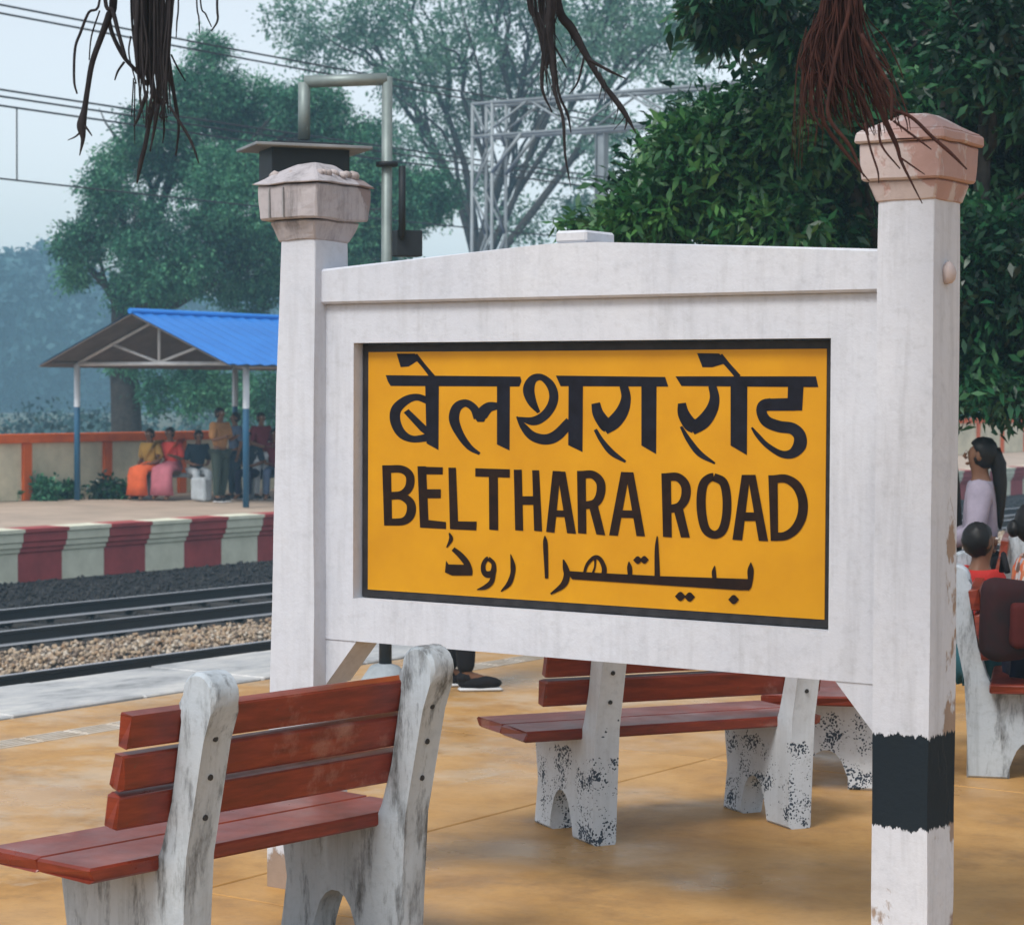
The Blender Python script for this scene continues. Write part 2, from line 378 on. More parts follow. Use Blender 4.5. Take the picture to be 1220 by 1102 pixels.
MT['root_dark'] = simple('dark_aerial_root', (0.030, 0.026, 0.028), 0.85, c2=(0.014, 0.012, 0.014), scale=30)
MT['root_red'] = simple('reddish_aerial_root', (0.060, 0.020, 0.014), 0.85, c2=(0.024, 0.010, 0.009), scale=30)
MT['skin'] = simple('brown_skin', (0.17, 0.085, 0.05), 0.5, var=0.15, scale=6)
MT['hair'] = simple('black_hair', (0.010, 0.009, 0.009), 0.45, scale=40)
MT['eye'] = simple('eye_white', (0.6, 0.58, 0.55), 0.3, scale=10)
def cloth(name, c, c2=None, scale=5): return simple(name, c, 0.85, var=0.35, c2=c2, scale=scale, bump=0.3, bscale=25)
def floral():
    t = NT('floral_orange_scarf'); v = t.voro(26, out='Color')
    h = t.sep(v)[0]
    t.color(t.ramp(h, [(0.0, (0.55, 0.09, 0.03)), (0.35, (0.62, 0.14, 0.04)), (0.5, (0.62, 0.58, 0.55)), (0.68, (0.10, 0.07, 0.16)), (0.8, (0.60, 0.20, 0.08))])).rough(0.85); return t.m
MT['floral'] = floral()

# ================================================================== THE SETTING
Z_BED = -0.95; Z_FAR = -0.20; X_EDGE = -10.05; X_FAR = -24.0; X_WALL = -30.2
mb = MB(); mb.box(-340, 340, -340, 340, Z_BED - 0.5, Z_BED - 0.05)
tag(mb.build('ground', MT['terrain']), 'bare earth and grass ground around the station', kind='structure')
mb = MB(); mb.box(X_FAR + 0.05, X_EDGE - 0.02, -30, 200, Z_BED - 0.045, Z_BED)
tag(mb.build('track_bed', MT['cess']), 'dark bed of the railway between the two platforms', kind='structure')

# near platform: body and concrete slabs with open joints
mb = MB(); mb.box(X_EDGE, 60, -12, 190, Z_BED - 0.04, -0.03)
plat = tag(mb.build('platform', MT['joint']), 'ochre stained concrete platform floor under the benches', kind='structure')
def slab_mesh(sx, sy, nm, mat, th=0.028):
    b = MB(); b.box(-sx/2, sx/2, -sy/2, sy/2, -th, 0, 0.004)
    return b.build(nm, mat, plat)
SX, SY = 2.95, 3.6; x0, y0 = -8.40, -1.2
first = None
for i in range(7):
    for j in range(10):
        cx, cy = x0 + SX * (i + 0.5), y0 + SY * (j + 0.5)
        dz = random.uniform(-0.0015, 0.0015)
        if first is None: first = slab_mesh(SX - 0.010, SY - 0.010, 'floor_slab', MT['floor']); o = first
        else: o = share('floor_slab', first, plat)
        o.location = (cx, cy, dz)
mb = MB(); mb.box(x0 + 7*SX + 0.005, 60, -12, 190, -0.029, -0.001)
mb.box(x0, x0 + 7*SX, y0 + 10*SY + 0.005, 190, -0.029, -0.001); mb.box(x0, x0 + 7*SX, -12, y0 - 0.005, -0.029, -0.001)
mb.build('outer_paving', MT['floor'], plat)
# coping slabs along the edge, a dirty strip, then the tactile tiles
cs = None
for j in range(40):
    cy = 3.0 + j * 1.02
    if cs is None:
        b = MB(); b.box(-0.47, 0.47, -0.505, 0.505, -0.05, 0.012, 0.008); cs = b.build('coping_slab', MT['coping'], plat); o = cs
    else: o = share('coping_slab', cs, plat)
    o.location = (X_EDGE + 0.44 + random.uniform(-0.012, 0.012), cy, random.uniform(-0.004, 0.004))
mb = MB(); mb.box(X_EDGE + 0.92, -8.59, -12, 190, -0.029, -0.002); mb.build('edge_strip', MT['floor'], plat)
ts = None
for j in range(90):
    cy = 4.0 + j * 0.305
    if ts is None:
        b = MB(); b.box(-0.09, 0.09, -0.149, 0.149, -0.02, 0.002, 0.003)
        for k in range(4): b.box(-0.075 + k*0.04, -0.055 + k*0.04, -0.13, 0.13, 0.0021, 0.0055)
        ts = b.build('tactile_tile', MT['tactile'], plat); o = ts
    else: o = share('tactile_tile', ts, plat)
    o.location = (-8.495, cy, 0)

# tracks
def rail_profile():
    return [(-0.068, 0), (0.068, 0), (0.068, 0.012), (0.012, 0.03), (0.012, 0.115), (0.036, 0.125), (0.036, 0.150), (0.028, 0.158), (-0.028, 0.158), (-0.036, 0.150), (-0.036, 0.125), (-0.012, 0.115), (-0.012, 0.03), (-0.068, 0.012)]
def track(xc, label):
    t = thing('railway_track', label, 'railway track', (xc, 20, Z_BED), group='railway tracks')
    for s in (-1, 1):
        b = MB(); X = xc + s * 0.872
        b.prism(rail_profile(), lambda p: (X + p[0], -25, Z_BED + 0.055 + p[1]), lambda p: (X + p[0], 150, Z_BED + 0.055 + p[1]))
        b.build('rail', MT['rail'], t)
    s0 = None
    for k in range(70):
        if s0 is None:
            b = MB(); b.hexa([(-1.35,-0.13,0),(1.35,-0.13,0),(1.35,0.13,0),(-1.35,0.13,0)], [(-1.33,-0.10,0.054),(1.33,-0.10,0.054),(1.33,0.10,0.054),(-1.33,0.10,0.054)], 0.008)
            ORG_save = ORG[t.name]; ORG[t.name] = np.zeros(3); s0 = b.build('sleeper', MT['sleeper'], t); ORG[t.name] = ORG_save; o = s0
        else: o = share('sleeper', s0, t)
        o.location = (0, -12 + k * 0.65, 0)
    return t
track(-18.62, 'far railway track with dark rails beside the striped platform edge')
track(-14.12, 'near railway track running just beyond the pale platform coping')
# ballast stones
def ballast(name, n, xr, yr, zfun, mat, smin, smax, label):
    base = np.array([(1,0,0),(-1,0,0),(0,1,0),(0,-1,0),(0,0,1),(0,0,-1)], float)
    F = np.array([(0,2,4),(2,1,4),(1,3,4),(3,0,4),(2,0,5),(1,2,5),(3,1,5),(0,3,5)])
    c = np.stack([RNG.uniform(*xr, n), RNG.uniform(*yr, n), np.zeros(n)], 1); c[:, 2] = zfun(c[:, 0], n)
    s = RNG.uniform(smin, smax, (n, 1, 1)) * RNG.uniform(0.55, 1.2, (n, 6, 1))
    q = RNG.normal(size=(n, 3, 3)); q, _ = np.linalg.qr(q)
    v = np.einsum('nij,kj->nki', q, base) * s + c[:, None, :]
    f = F[None] + (np.arange(n) * 6)[:, None, None]
    return tag(raw_mesh(name, v.reshape(-1, 3), f, 3, mat), label, kind='stuff')
ballast('ballast', 52000, (-17.45, -13.2), (8, 46), lambda x, n: Z_BED + 0.02 + 0.05 * np.exp(-((x + 16.2) / 0.5) ** 2) + RNG.uniform(-0.02, 0.05, n), MT['ballast'], 0.018, 0.042, 'tan broken stone ballast between the tracks')
ballast('dark_ballast', 34000, (-23.8, -17.45), (10, 56), lambda x, n: Z_BED + 0.0 + RNG.uniform(-0.02, 0.03, n), MT['ballast_dark'], 0.02, 0.045, 'near-black ballast along the far track')

# far platform: body, paving, striped coping blocks
mb = MB(); mb.box(-60, X_FAR - 0.25, -40, 200, Z_BED - 0.04, Z_FAR - 0.01)
farp = tag(mb.build('far_platform', MT['far_floor']), 'pale far platform across the tracks', kind='structure')
# profile of the edge (x outwards to the track, z)
prof = [(-0.30, Z_BED - 0.03), (0.0, Z_BED - 0.03), (0.0, Z_BED + 0.40), (0.04, Z_BED + 0.42), (0.04, Z_BED + 0.47), (0.085, Z_BED + 0.49), (0.085, Z_BED + 0.55), (0.115, Z_BED + 0.57), (0.115, Z_FAR - 0.06), (0.155, Z_FAR - 0.05), (0.155, Z_FAR), (-0.30, Z_FAR)]
def stripe_y(px): return at_X(px, 640, X_FAR + 0.15)[1]
ys = [stripe_y(p) for p in (-20, 30, 77, 127, 178, 228, 276, 318)]
per = (ys[5] - ys[1]) / 2
edges = []; y = ys[1] - 12 * per
for k in range(60): edges.append((y, y + per * 0.50, 'stripe_red')); edges.append((y + per * 0.50, y + per, 'stripe_cream')); y += per
E0 = {}
for ya, yb, mname in edges:
    L = yb - ya - 0.006
    if mname not in E0:
        b = MB(); b.prism(prof, lambda p: (X_FAR + p[0], -L/2, p[1]), lambda p: (X_FAR + p[0], L/2, p[1])); o = b.build('coping_block', MT[mname], farp); E0[mname] = o
    else: o = share('coping_block', E0[mname], farp)
    o.location = (random.uniform(-0.006, 0.006), (ya + yb) / 2, random.uniform(-0.004, 0.003))

# boundary wall on the far platform
wall = thing('boundary_wall', 'cream boundary wall with orange pillars and coping behind the far platform', 'wall', (X_WALL, 30, Z_FAR))
WH = 1.17
def wy(px): return at_X(px, 560, X_WALL)[1]
pil = [wy(26), wy(122)]; sp = pil[1] - pil[0]
ps = [pil[0] + sp * k for k in range(-4, 26)]
p0 = None; q0 = None; c0 = None
for k, yy in enumerate(ps):
    if p0 is None:
        ORGw = ORG[wall.name]; ORG[wall.name] = np.zeros(3)
        b = MB(); b.box(-0.02, 0.16, -0.10, 0.10, 0, WH - 0.165, 0.006); p0 = b.build('pillar', MT['orange'], wall); o = p0
        b = MB(); b.box(0.02, 0.10, -sp/2 + 0.103, sp/2 - 0.103, 0, WH - 0.165); q0 = b.build('panel', MT['wall_cream'], wall); oq = q0
        b = MB(); b.box(-0.06, 0.20, -sp/2 + 0.002, sp/2 - 0.002, WH - 0.16, WH, 0.008); c0 = b.build('coping', MT['orange'], wall); oc = c0
        ORG[wall.name] = ORGw
    else:
        o = share('pillar', p0, wall); oq = share('panel', q0, wall); oc = share('coping', c0, wall)
    o.location = (0, yy - 30, 0); oq.location = (0, yy + sp/2 - 30, 0); oc.location = (0, yy + sp/2 - 30, 0)

# ================================================================== SHELTER
pn = at_z(293, 602, Z_FAR); pf = at_z(92, 598, Z_FAR)
YN = (pn[1] + pf[1]) / 2; XN, XF = at_Y(293, 600, YN)[0], at_Y(92, 600, YN)[0]
ZE = at_Y(293, 434, YN)[2]; ZE = (ZE + at_Y(92, 430, YN)[2]) / 2
XM = (XN + XF) / 2; ZR = at_Y(180, 376, YN - 0.5)[2]
LEN = 9.0
sh = thing('platform_shelter', 'open platform shelter with blue sheet roof and blue and white posts', 'shelter', (XM, YN, Z_FAR))
for yy in (YN, YN + 4.2, YN + 8.4):
    for xx in (XN, XF):
        b = MB(); b.tube([(xx, yy, Z_FAR), (xx, yy, ZE)], 0.055, 12); b.build('post', MT['pole'], sh)
OH = 0.24; rise = ZR - ZE
def slope(side):
    xe = (XN + OH) if side > 0 else (XF - OH)
    ze = ZE - rise * OH / abs(XN - XM)
    b = MB(); n = 14; y0_, y1_ = YN - 0.7, YN + LEN + 0.4
    # corrugated sheet with thickness
    ny = 90
    up = []; dn = []
    for k in range(ny + 1):
        yy = y0_ + (y1_ - y0_) * k / ny; h = 0.012 * math.sin(k * math.pi / 1.5)
        up.append((b.bm.verts.new((XM, yy, ZR + 0.05 + h)), b.bm.verts.new((xe, yy, ze + 0.05 + h))))
    for k in range(ny): b.bm.faces.new((up[k][0], up[k][1], up[k+1][1], up[k+1][0]))
    r = b.build('roof_sheet', MT['roof_blue'], sh)
    b = MB(); b.hexa([(XM, y0_ + 0.01, ZR + 0.012), (xe, y0_ + 0.01, ze + 0.012), (xe, y1_, ze + 0.012), (XM, y1_, ZR + 0.012)], [(XM, y0_ + 0.01, ZR + 0.03), (xe, y0_ + 0.01, ze + 0.03), (xe, y1_, ze + 0.03), (XM, y1_, ZR + 0.03)])
    b.build('roof_lining', MT['roof_under'], sh)
slope(1); slope(-1)
b = MB(); b.tube([(XM, YN - 0.72, ZR + 0.075), (XM, YN + LEN + 0.4, ZR + 0.075)], 0.05, 8); b.build('ridge_cap', MT['roof_blue'], sh)
for yy in (YN, YN + 4.2, YN + 8.4):
    b = MB()
    b.tube([(XF, yy, ZE - 0.02), (XN, yy, ZE - 0.02)], 0.035, 8)
    b.tube([(XM, yy, ZE - 0.02), (XM, yy, ZR - 0.02)], 0.025, 8)
    for s in (-1, 1): b.tube([(XM, yy, ZE), (XM + s * 0.58 * abs(XN - XM), yy, ZE + 0.42 * rise)], 0.025, 8)
    for xx in (XF, XN): b.tube([(xx, yy, ZE - 0.02), (XM, yy, ZR - 0.03)], 0.028, 8)
    b.build('truss', MT['steel_white'], sh)
for xx in (XF, XN):
    b = MB(); b.tube([(xx, YN - 0.6, ZE + 0.0), (xx, YN + LEN, ZE + 0.0)], 0.03, 8); b.build('eave_beam', MT['roof_under'], sh)

# ================================================================== STATION NAMEBOARD
YS = 6.308; YF = YS - 0.045; YPO = YF - 0.065
def SX_(px, py, Y): return at_Y(px, py, Y)
ZB0, ZB1 = 1.063, 1.885; XB0, XB1 = -4.940, -3.180
sign = thing('station_nameboard', 'white concrete station nameboard with yellow lettered panel between two posts', 'station sign', (-4.1, YS, 0))
BO = 0.026
b = MB(); b.box(XB0 - BO, XB1 + BO + 0.008, YS + 0.002, YS + 0.035, ZB0 - BO, ZB1 + BO); b.build('border', MT['black_border'], sign)
b = MB(); b.box(XB0, XB1, YS - 0.0004, YS + 0.03, ZB0, ZB1); b.build('yellow_panel', MT['yellow'], sign)
FX0 = at_Y(388, 600, YF)[0] - 0.02; FX1 = at_Y(1047, 600, YF)[0] + 0.02
ZF0 = 0.885; ZBM = 2.05
OX0, OX1, OZ0, OZ1 = XB0 - BO - 0.004, XB1 + BO + 0.010, ZB0 - BO - 0.004, ZB1 + BO + 0.005
YBK = YS + 0.10
b = MB()
b.box(FX0, OX0, YF, YBK, ZF0, ZBM)          # left stile
b.box(OX1, FX1, YF, YBK, ZF0, ZBM)          # right stile
b.box(OX0, OX1, YF, YBK, ZF0, OZ0)          # bottom rail
b.box(OX0, OX1, YF, YBK, OZ1, ZBM)          # top rail
b.box(OX0, OX1, YS + 0.036, YBK, OZ0, OZ1)  # back of the recess
fr = b.build('frame', MT['sign_white'], sign)
bev = 0.012
for (xa, xb, sgn) in ((FX0, FX0 + 0.155, 1), (FX1, FX1 - 0.16, -1)):
    b = MB(); b.prism([(xa, ZF0 - 0.001), (xb, ZF0 - 0.001), (xa + sgn * 0.02, ZF0 - 0.16), (xa, ZF0 - 0.16)], lambda p: (p[0], YF + 0.004, p[1]), lambda p: (p[0], YBK - 0.004, p[1]))
    b.build('haunch', MT['sign_white'], sign)
xm = at_Y(687, 287, YF)[0]
zl = at_Y(390, 321, YF - 0.025)[2]; zr = at_Y(1045, 297, YF - 0.025)[2]; zm = at_Y(687, 288, YF - 0.025)[2]
b = MB(); b.prism([(FX0, ZBM + 0.001), (FX1, ZBM + 0.001), (FX1, zr), (xm + 0.1, zm - 0.004), (xm - 0.1, zm - 0.004), (FX0, zl)], lambda p: (p[0], YF - 0.028, p[1]), lambda p: (p[0], YBK + 0.02, p[1]), bev=0.008)
b.build('top_beam', MT['sign_white'], sign)
b = MB(); b.box(xm - 0.07, xm + 0.05, YF - 0.022, YBK + 0.01, zm - 0.003, at_Y(687, 275, YF)[2], 0.008); b.build('ridge_block', MT['sign_white'], sign)

def post(xl_top, xr_top, xl_bot, xr_bot, ztop, zcol, right):
    dpt = 0.19
    root = None
    b = MB()
    n = 9; bm_ = b.bm; rings = []
    for k in range(n + 1):
        z = ztop * k / n; f = k / n; xl = xl_bot + (xl_top - xl_bot) * f; xr = xr_bot + (xr_top - xr_bot) * f
        j = lambda: random.uniform(-0.0022, 0.0022)
        rings.append([bm_.verts.new((xl + j(), YPO + j(), z)), bm_.verts.new((xr + j(), YPO + j(), z)), bm_.verts.new((xr + j(), YPO + dpt, z)), bm_.verts.new((xl + j(), YPO + dpt, z))])
    for k in range(n):
        for q in range(4): bm_.faces.new((rings[k][q], rings[k][(q+1) % 4], rings[k+1][(q+1) % 4], rings[k+1][q]))
    bm_.faces.new(rings[0][::-1]); bm_.faces.new(rings[-1])
    bm_.edges.ensure_lookup_table()
    vert_e = [e for e in bm_.edges if abs(e.verts[0].co.z - e.verts[1].co.z) > 0.05]
    bmesh.ops.bevel(bm_, geom=vert_e, offset=0.008, segments=2, profile=0.5, affect='EDGES')
    return b.build('post', MT['post_white' if right else 'post_plain'], sign), dpt
def X_at(px, py, Y): return at_Y(px, py, Y)[0]
# left post
LXL, LXR = X_at(334, 300, YPO), X_at(374, 600, YPO)
LXLb = X_at(320, 800, YPO) - 0.012
ZLT = at_Y(380, 285, YPO)[2]
lp, dp = post(LXL, LXR, LXLb, LXR, ZLT, 0, False)
RXL, RXR = X_at(1046, 300, YPO), X_at(1111, 400, YPO)
ZRT = at_Y(1090, 215, YPO)[2]
rp, dp = post(RXL, RXR, RXL - 0.004, X_at(1104, 1090, YPO), ZRT, 0, True)
def cap_stack(parts, mat, name, rough=0.004):
    b = MB()
    for (xl0, xr0, ya0, yb0, z0_, xl1, xr1, ya1, yb1, z1_) in parts:
        b.hexa([(xl0, ya0, z0_), (xr0, ya0, z0_), (xr0, yb0, z0_), (xl0, yb0, z0_)], [(xl1, ya1, z1_), (xr1, ya1, z1_), (xr1, yb1, z1_), (xl1, yb1, z1_)], 0.006)
    bmesh.ops.subdivide_edges(b.bm, edges=[e for e in b.bm.edges if e.calc_length() > 0.06], cuts=3, use_grid_fill=True)
    b.jitter(rough, 14.0)
    return b.build(name, mat, sign)
ya, yb = YPO, YPO + dp
zz = lambda py, px=360: at_Y(px, py, YPO)[2]
LC = [(LXL - 0.004, LXR + 0.004, ya - 0.004, yb + 0.004, ZLT - 0.004, LXL - 0.03, LXR + 0.03, ya - 0.03, yb + 0.03, zz(263)),
      (LXL - 0.052, LXR + 0.052, ya - 0.052, yb + 0.052, zz(262), LXL - 0.058, LXR + 0.058, ya - 0.058, yb + 0.058, zz(221)),
      (LXL - 0.075, LXR + 0.072, ya - 0.075, yb + 0.07, zz(220), LXL + 0.035, LXR - 0.03, ya + 0.04, yb - 0.04, zz(193))]
lc = cap_stack(LC, MT['cap_left'], 'capital', 0.007)
for dx in (0.33, 0.72):
    b = MB(); xg = LXL - 0.052 + dx * (LXR - LXL + 0.104) * 0.62
    b.box(xg - 0.003, xg + 0.003, ya - 0.0635, ya - 0.053, zz(260), zz(224)); b.build('groove', MT['reveal'], lc)
for k in range(46):   # broken plaster on top
    b = MB(); px, py = random.uniform(LXL - 0.02, LXR + 0.03), random.uniform(ya - 0.02, yb + 0.02)
    r = random.uniform(0.008, 0.022); hz = zz(194) - 0.045 * max(abs(px - (LXL+LXR)/2), abs(py - (ya+yb)/2)) / 0.12
    b.ellipsoid((px, py, hz), (r * 1.3, r, r * 0.8), 6, 4); b.jitter(0.008, 40); b.build('plaster_lump', MT['pebble'], lc)
zz2 = lambda py, px=1090: at_Y(px, py, YPO)[2]
RC = [(RXL - 0.004, RXR + 0.004, ya - 0.004, yb + 0.004, ZRT - 0.06, RXL - 0.028, RXR + 0.022, ya - 0.022, yb + 0.022, ZRT + 0.0),
      (RXL - 0.040, RXR + 0.034, ya - 0.036, yb + 0.036, ZRT + 0.001, RXL - 0.045, RXR + 0.040, ya - 0.042, yb + 0.042, zz2(170)),
      (RXL - 0.058, RXR + 0.052, ya - 0.055, yb + 0.055, zz2(169.5), RXL - 0.054, RXR + 0.050, ya - 0.05, yb + 0.05, zz2(156)),
      (RXL - 0.052, RXR + 0.048, ya - 0.048, yb + 0.048, zz2(155.8), RXL + 0.05, RXR - 0.05, ya + 0.055, yb - 0.055, zz2(132))]
cap_stack(RC, MT['cap_right'], 'capital', 0.004)
b = MB(); hk = at_Y(1131, 325, YPO + 0.06); b.ellipsoid((RXR + 0.012, YPO + 0.085, hk[2]), (0.02, 0.026, 0.034), 8, 6); b.jitter(0.006, 30); b.build('plaster_knob', MT['cap_right'], sign)

# --- lettering, traced as painted strokes on the panel
INK_I = [0]
def crom(pts, sub=6):
    if len(pts) < 3: return pts
    P = [np.array(p, float) for p in pts]; out = []
    for i in range(len(P) - 1):
        p0 = P[i-1] if i > 0 else 2*P[0] - P[1]; p1 = P[i]; p2 = P[i+1]; p3 = P[i+2] if i + 2 < len(P) else 2*P[-1] - P[-2]
        for k in range(sub):
            t = k / sub
            out.append(0.5 * ((2*p1) + (-p0 + p2)*t + (2*p0 - 5*p1 + 4*p2 - p3)*t*t + (-p0 + 3*p1 - 3*p2 + p3)*t**3))
    out.append(P[-1]); return out
class Ink:
    def __init__(self): self.bm = bmesh.new()
    def v(self, x, y):
        p = at_Y(x, y, YS); return self.bm.verts.new((p[0], YS - 0.0012 - INK_I[0] * 0.00003, p[2]))
    def poly(self, z, pts):
        INK_I[0] += 1
        vs = [self.v(z[0] + x / z[2], z[1] + y / z[2]) for x, y in pts]; self.bm.faces.new(vs)
    def stroke(self, z, pts, closed=False, sub=6):
        INK_I[0] += 1
        if closed: pts = list(pts) + [pts[0], pts[1]]
        q = crom(pts, sub)
        if closed: q = q[:-sub]
        L = []; R = []
        for i, p in enumerate(q):
            a = q[max(i-1, 0)]; c = q[min(i+1, len(q)-1)]
            t = np.array([c[0]-a[0], c[1]-a[1]]); t = t / (np.linalg.norm(t) + 1e-9); n = np.array([-t[1], t[0]])
            w = max(p[2], 1.0) / 2
            L.append((p[0] + n[0]*w, p[1] + n[1]*w)); R.append((p[0] - n[0]*w, p[1] - n[1]*w))
        lv = [self.v(z[0] + x/z[2], z[1] + y/z[2]) for x, y in L]; rv = [self.v(z[0] + x/z[2], z[1] + y/z[2]) for x, y in R]
        for i in range(len(lv) - 1): self.bm.faces.new((lv[i], lv[i+1], rv[i+1], rv[i]))
    def diamond(self, z, x, y, r): self.poly(z, [(x - r, y), (x - r*0.3, y - r*0.75), (x, y - r*0.85), (x + r*0.3, y - r*0.75), (x + r, y), (x + r*0.3, y + r*0.75), (x, y + r*0.85), (x - r*0.3, y + r*0.75)])
    def build(self, name, mat, label=None):
        b = MB(); b.bm.free(); b.bm = self.bm
        o = b.build(name, mat, sign)
        if label: o['label'] = label
        return o
A = (430, 400, 4.207); B = (710, 400, 4.207); Cz = (430, 540, 4.207); Dz = (710, 540, 4.207); Ez = (510, 630, 5.81); Fz = (710, 630, 5.81)
def sh(z0, z1, pts): return [((z0[0] + x/z0[2] - z1[0]) * z1[2], (z0[1] + y/z0[2] - z1[1]) * z1[2]) for x, y in pts]
k = Ink()
k.poly(A, [(180,90),(272,90),(292,122),(240,155),(200,158)]); k.stroke(A, [(272,98,26),(315,150,22),(362,208,26)])
k.poly(A, [(125,198),(800,205),(806,228),(795,255),(150,252),(136,230)])
k.poly(A, [(322,202),(392,205),(390,573),(330,540)])
k.stroke(A, [(335,325,36),(280,308,34),(225,325,44),(178,370,52),(174,430,52),(205,490,46),(262,518,34),(345,508,40)])
k.poly(A, [(215,385),(240,368),(330,455),(330,500),(300,478)])
k.poly(A, [(683,250),(748,250),(746,575),(683,545)])
k.stroke(A, [(597,592,14),(545,558,30),(498,495,40),(468,420,52),(482,360,48),(525,338,38),(566,362,40),(590,410,50)])
k.stroke(A, [(602,432,34),(604,400,62),(640,360,52),(688,352,34)])
k.stroke(A, [(893,385,16),(858,330,46),(842,270,58),(862,220,44),(905,208,32),(950,245,42),(968,300,46),(955,355,46),(915,405,46),(860,428,42),(782,410,8)])
k.stroke(A, [(782,405,8),(815,455,34),(860,502,46),(925,520,52),(985,498,56),(1050,430,50)])
k.poly(A, [(1042,250),(1114,250),(1112,583),(1040,548)])
k.poly(A, sh(A, A, [(978,200)]) + sh(B, A, [(348,207),(364,255)]) + [(1002,253)])
k.stroke(B, [(0,338,44),(12,390,56),(45,440,66),(62,452,70)]); k.stroke(B, [(42,468,60),(95,430,70),(135,375,62),(152,310,48),(140,250,42)])
k.stroke(B, [(-2,470,18),(30,525,24),(80,585,30),(150,632,12)])
k.poly(B, [(229,250),(305,252),(303,593),(229,550)])
k.poly(B, [(508,88),(620,90),(652,138),(585,158),(535,158)]); k.stroke(B, [(622,100,30),(665,150,26),(716,208,28)])
k.poly(B, [(400,204),(1104,204),(1116,258),(430,252)])
k.stroke(B, [(432,338,40),(440,390,58),(470,440,68),(498,455,72)]); k.stroke(B, [(480,470,60),(540,430,70),(582,370,60),(596,310,48),(584,250,40)])
k.stroke(B, [(428,455,14),(465,520,26),(520,590,30),(598,640,10)])
k.poly(B, [(676,250),(760,250),(758,598),(676,550)])
k.poly(B, [(964,250),(1042,250),(1035,375),(960,375)]); k.poly(B, [(850,316),(1000,312),(1000,376),(850,376)])
k.stroke(B, [(880,344,62),(842,352,60),(832,385,52),(858,430,56),(920,455,58),(985,465,58),(1022,500,62),(1022,550,66),(985,590,48),(930,592,34),(860,550,26),(812,500,22),(782,460,10)])
k.build('hindi_lettering', MT['ink_navy'], 'top line of large navy black Hindi letters')
k = Ink()
k.poly(Cz, [(108,60),(152,60),(158,362),(118,362)])
k.stroke(Cz, [(130,80,38),(205,80,38),(246,112,42),(243,170,42),(205,205,36),(140,212,36)]); k.stroke(Cz, [(140,216,34),(205,216,36),(250,250,44),(250,305,46),(215,340,38),(138,345,34)])
k.poly(Cz, [(285,65),(328,65),(342,372),(298,372)]); k.poly(Cz, [(300,67),(412,70),(412,106),(300,105)]); k.poly(Cz, [(315,180),(402,180),(402,225),(315,225)]); k.poly(Cz, [(305,330),(428,344),(428,379),(300,372)])
k.poly(Cz, [(440,72),(478,72),(490,381),(448,379)]); k.poly(Cz, [(455,340),(582,342),(580,386),(450,380)])
k.poly(Cz, [(575,75),(748,80),(748,122),(575,116)]); k.poly(Cz, [(643,112),(688,114),(690,386),(645,382)])
k.poly(Cz, [(768,82),(808,82),(815,388),(775,385)]); k.poly(Cz, [(860,85),(895,85),(910,391),(870,388)]); k.poly(Cz, [(800,215),(880,215),(880,258),(800,258)])
k.poly(Cz, [(963,88),(1003,90),(972,398),(930,393)]); k.poly(Cz, [(985,90),(1027,92),(1080,403),(1035,400)]); k.poly(Cz, [(958,285),(1045,287),(1050,320),(952,318)])
k.poly(Cz, [(1085,88),(1128,88),(1132,403),(1090,400)]); k.stroke(Cz, [(1110,107,38),(1165,108,40),(1202,145,44),(1202,205,44),(1175,250,42),(1115,262,38)]); k.poly(Cz, [(1145,268),(1190,262),(1227,411),(1182,406)])
k.poly(Dz, [(128,93),(170,95),(112,413),(68,410)]); k.poly(Dz, [(150,95),(190,95),(248,416),(205,414)]); k.poly(Dz, [(108,285),(225,287),(230,325),(103,322)])
k.poly(Dz, [(330,100),(377,100),(382,421),(338,418)]); k.stroke(Dz, [(355,119,40),(412,120,42),(450,160,46),(450,222,46),(420,266,42),(365,280,40)]); k.poly(Dz, [(392,285),(438,275),(473,422),(428,421)])
k.stroke(Dz, [(592,118,40),(640,145,44),(657,215,44),(656,310,44),(636,385,44),(595,408,40),(552,380,44),(532,300,46),(530,210,46),(546,145,44)], closed=True)
k.poly(Dz, [(733,108),(775,108),(735,436),(686,432)]); k.poly(Dz, [(762,108),(802,108),(865,440),(818,438)]); k.poly(Dz, [(730,295),(830,297),(838,340),(722,338)])
k.poly(Dz, [(866,110),(912,110),(915,439),(878,438)]); k.stroke(Dz, [(890,130,40),(955,128,42),(1010,165,48),(1038,235,48),(1034,315,48),(1000,380,46),(948,414,42),(890,416,40)])
k.build('english_lettering', MT['ink_brown'], 'middle line of brown black English capitals')
k = Ink()
k.stroke(Ez, [(150,28,10),(162,70,28),(132,128,8)])
k.stroke(Ez, [(176,138,30),(225,180,40),(270,235,44),(288,285,44),(288,320,40)]); k.poly(Ez, [(128,218),(145,245),(262,248),(305,262),(305,322),(170,322),(120,300)])
k.stroke(Ez, [(420,204,30),(456,240,30),(452,300,42),(415,315,46),(388,292,36),(388,240,30)], closed=True); k.stroke(Ez, [(460,300,26),(442,365,34),(400,402,32),(342,420,6)])
k.stroke(Ez, [(575,175,6),(590,250,34),(588,310,32),(562,380,34),(508,432,8)])
k.stroke(Ez, [(812,48,8),(815,100,32),(821,250,28),(824,342,24)])
k.stroke(Ez, [(940,212,10),(955,268,40),(964,320,44),(938,388,42),(852,450,12)])
k.poly(Ez, [(960,290)] + sh(Fz, Ez, [(60,306),(450,326),(1055,346),(1062,424),(1000,424),(450,388)]) + [(1000,348)])
k.stroke(Ez, [(1080,320,16),(1105,245,22),(1155,196,26),(1195,210,30),(1222,270,34),(1218,325,34)]); k.stroke(Ez, [(1160,205,16),(1158,260,12),(1140,315,16)])
k.stroke(Fz, [(232,225,6),(236,268,34),(240,330,28)]); k.diamond(Fz, 293, 215, 32); k.diamond(Fz, 338, 213, 32)
k.stroke(Fz, [(428,50,8),(424,140,28),(428,335,38)])
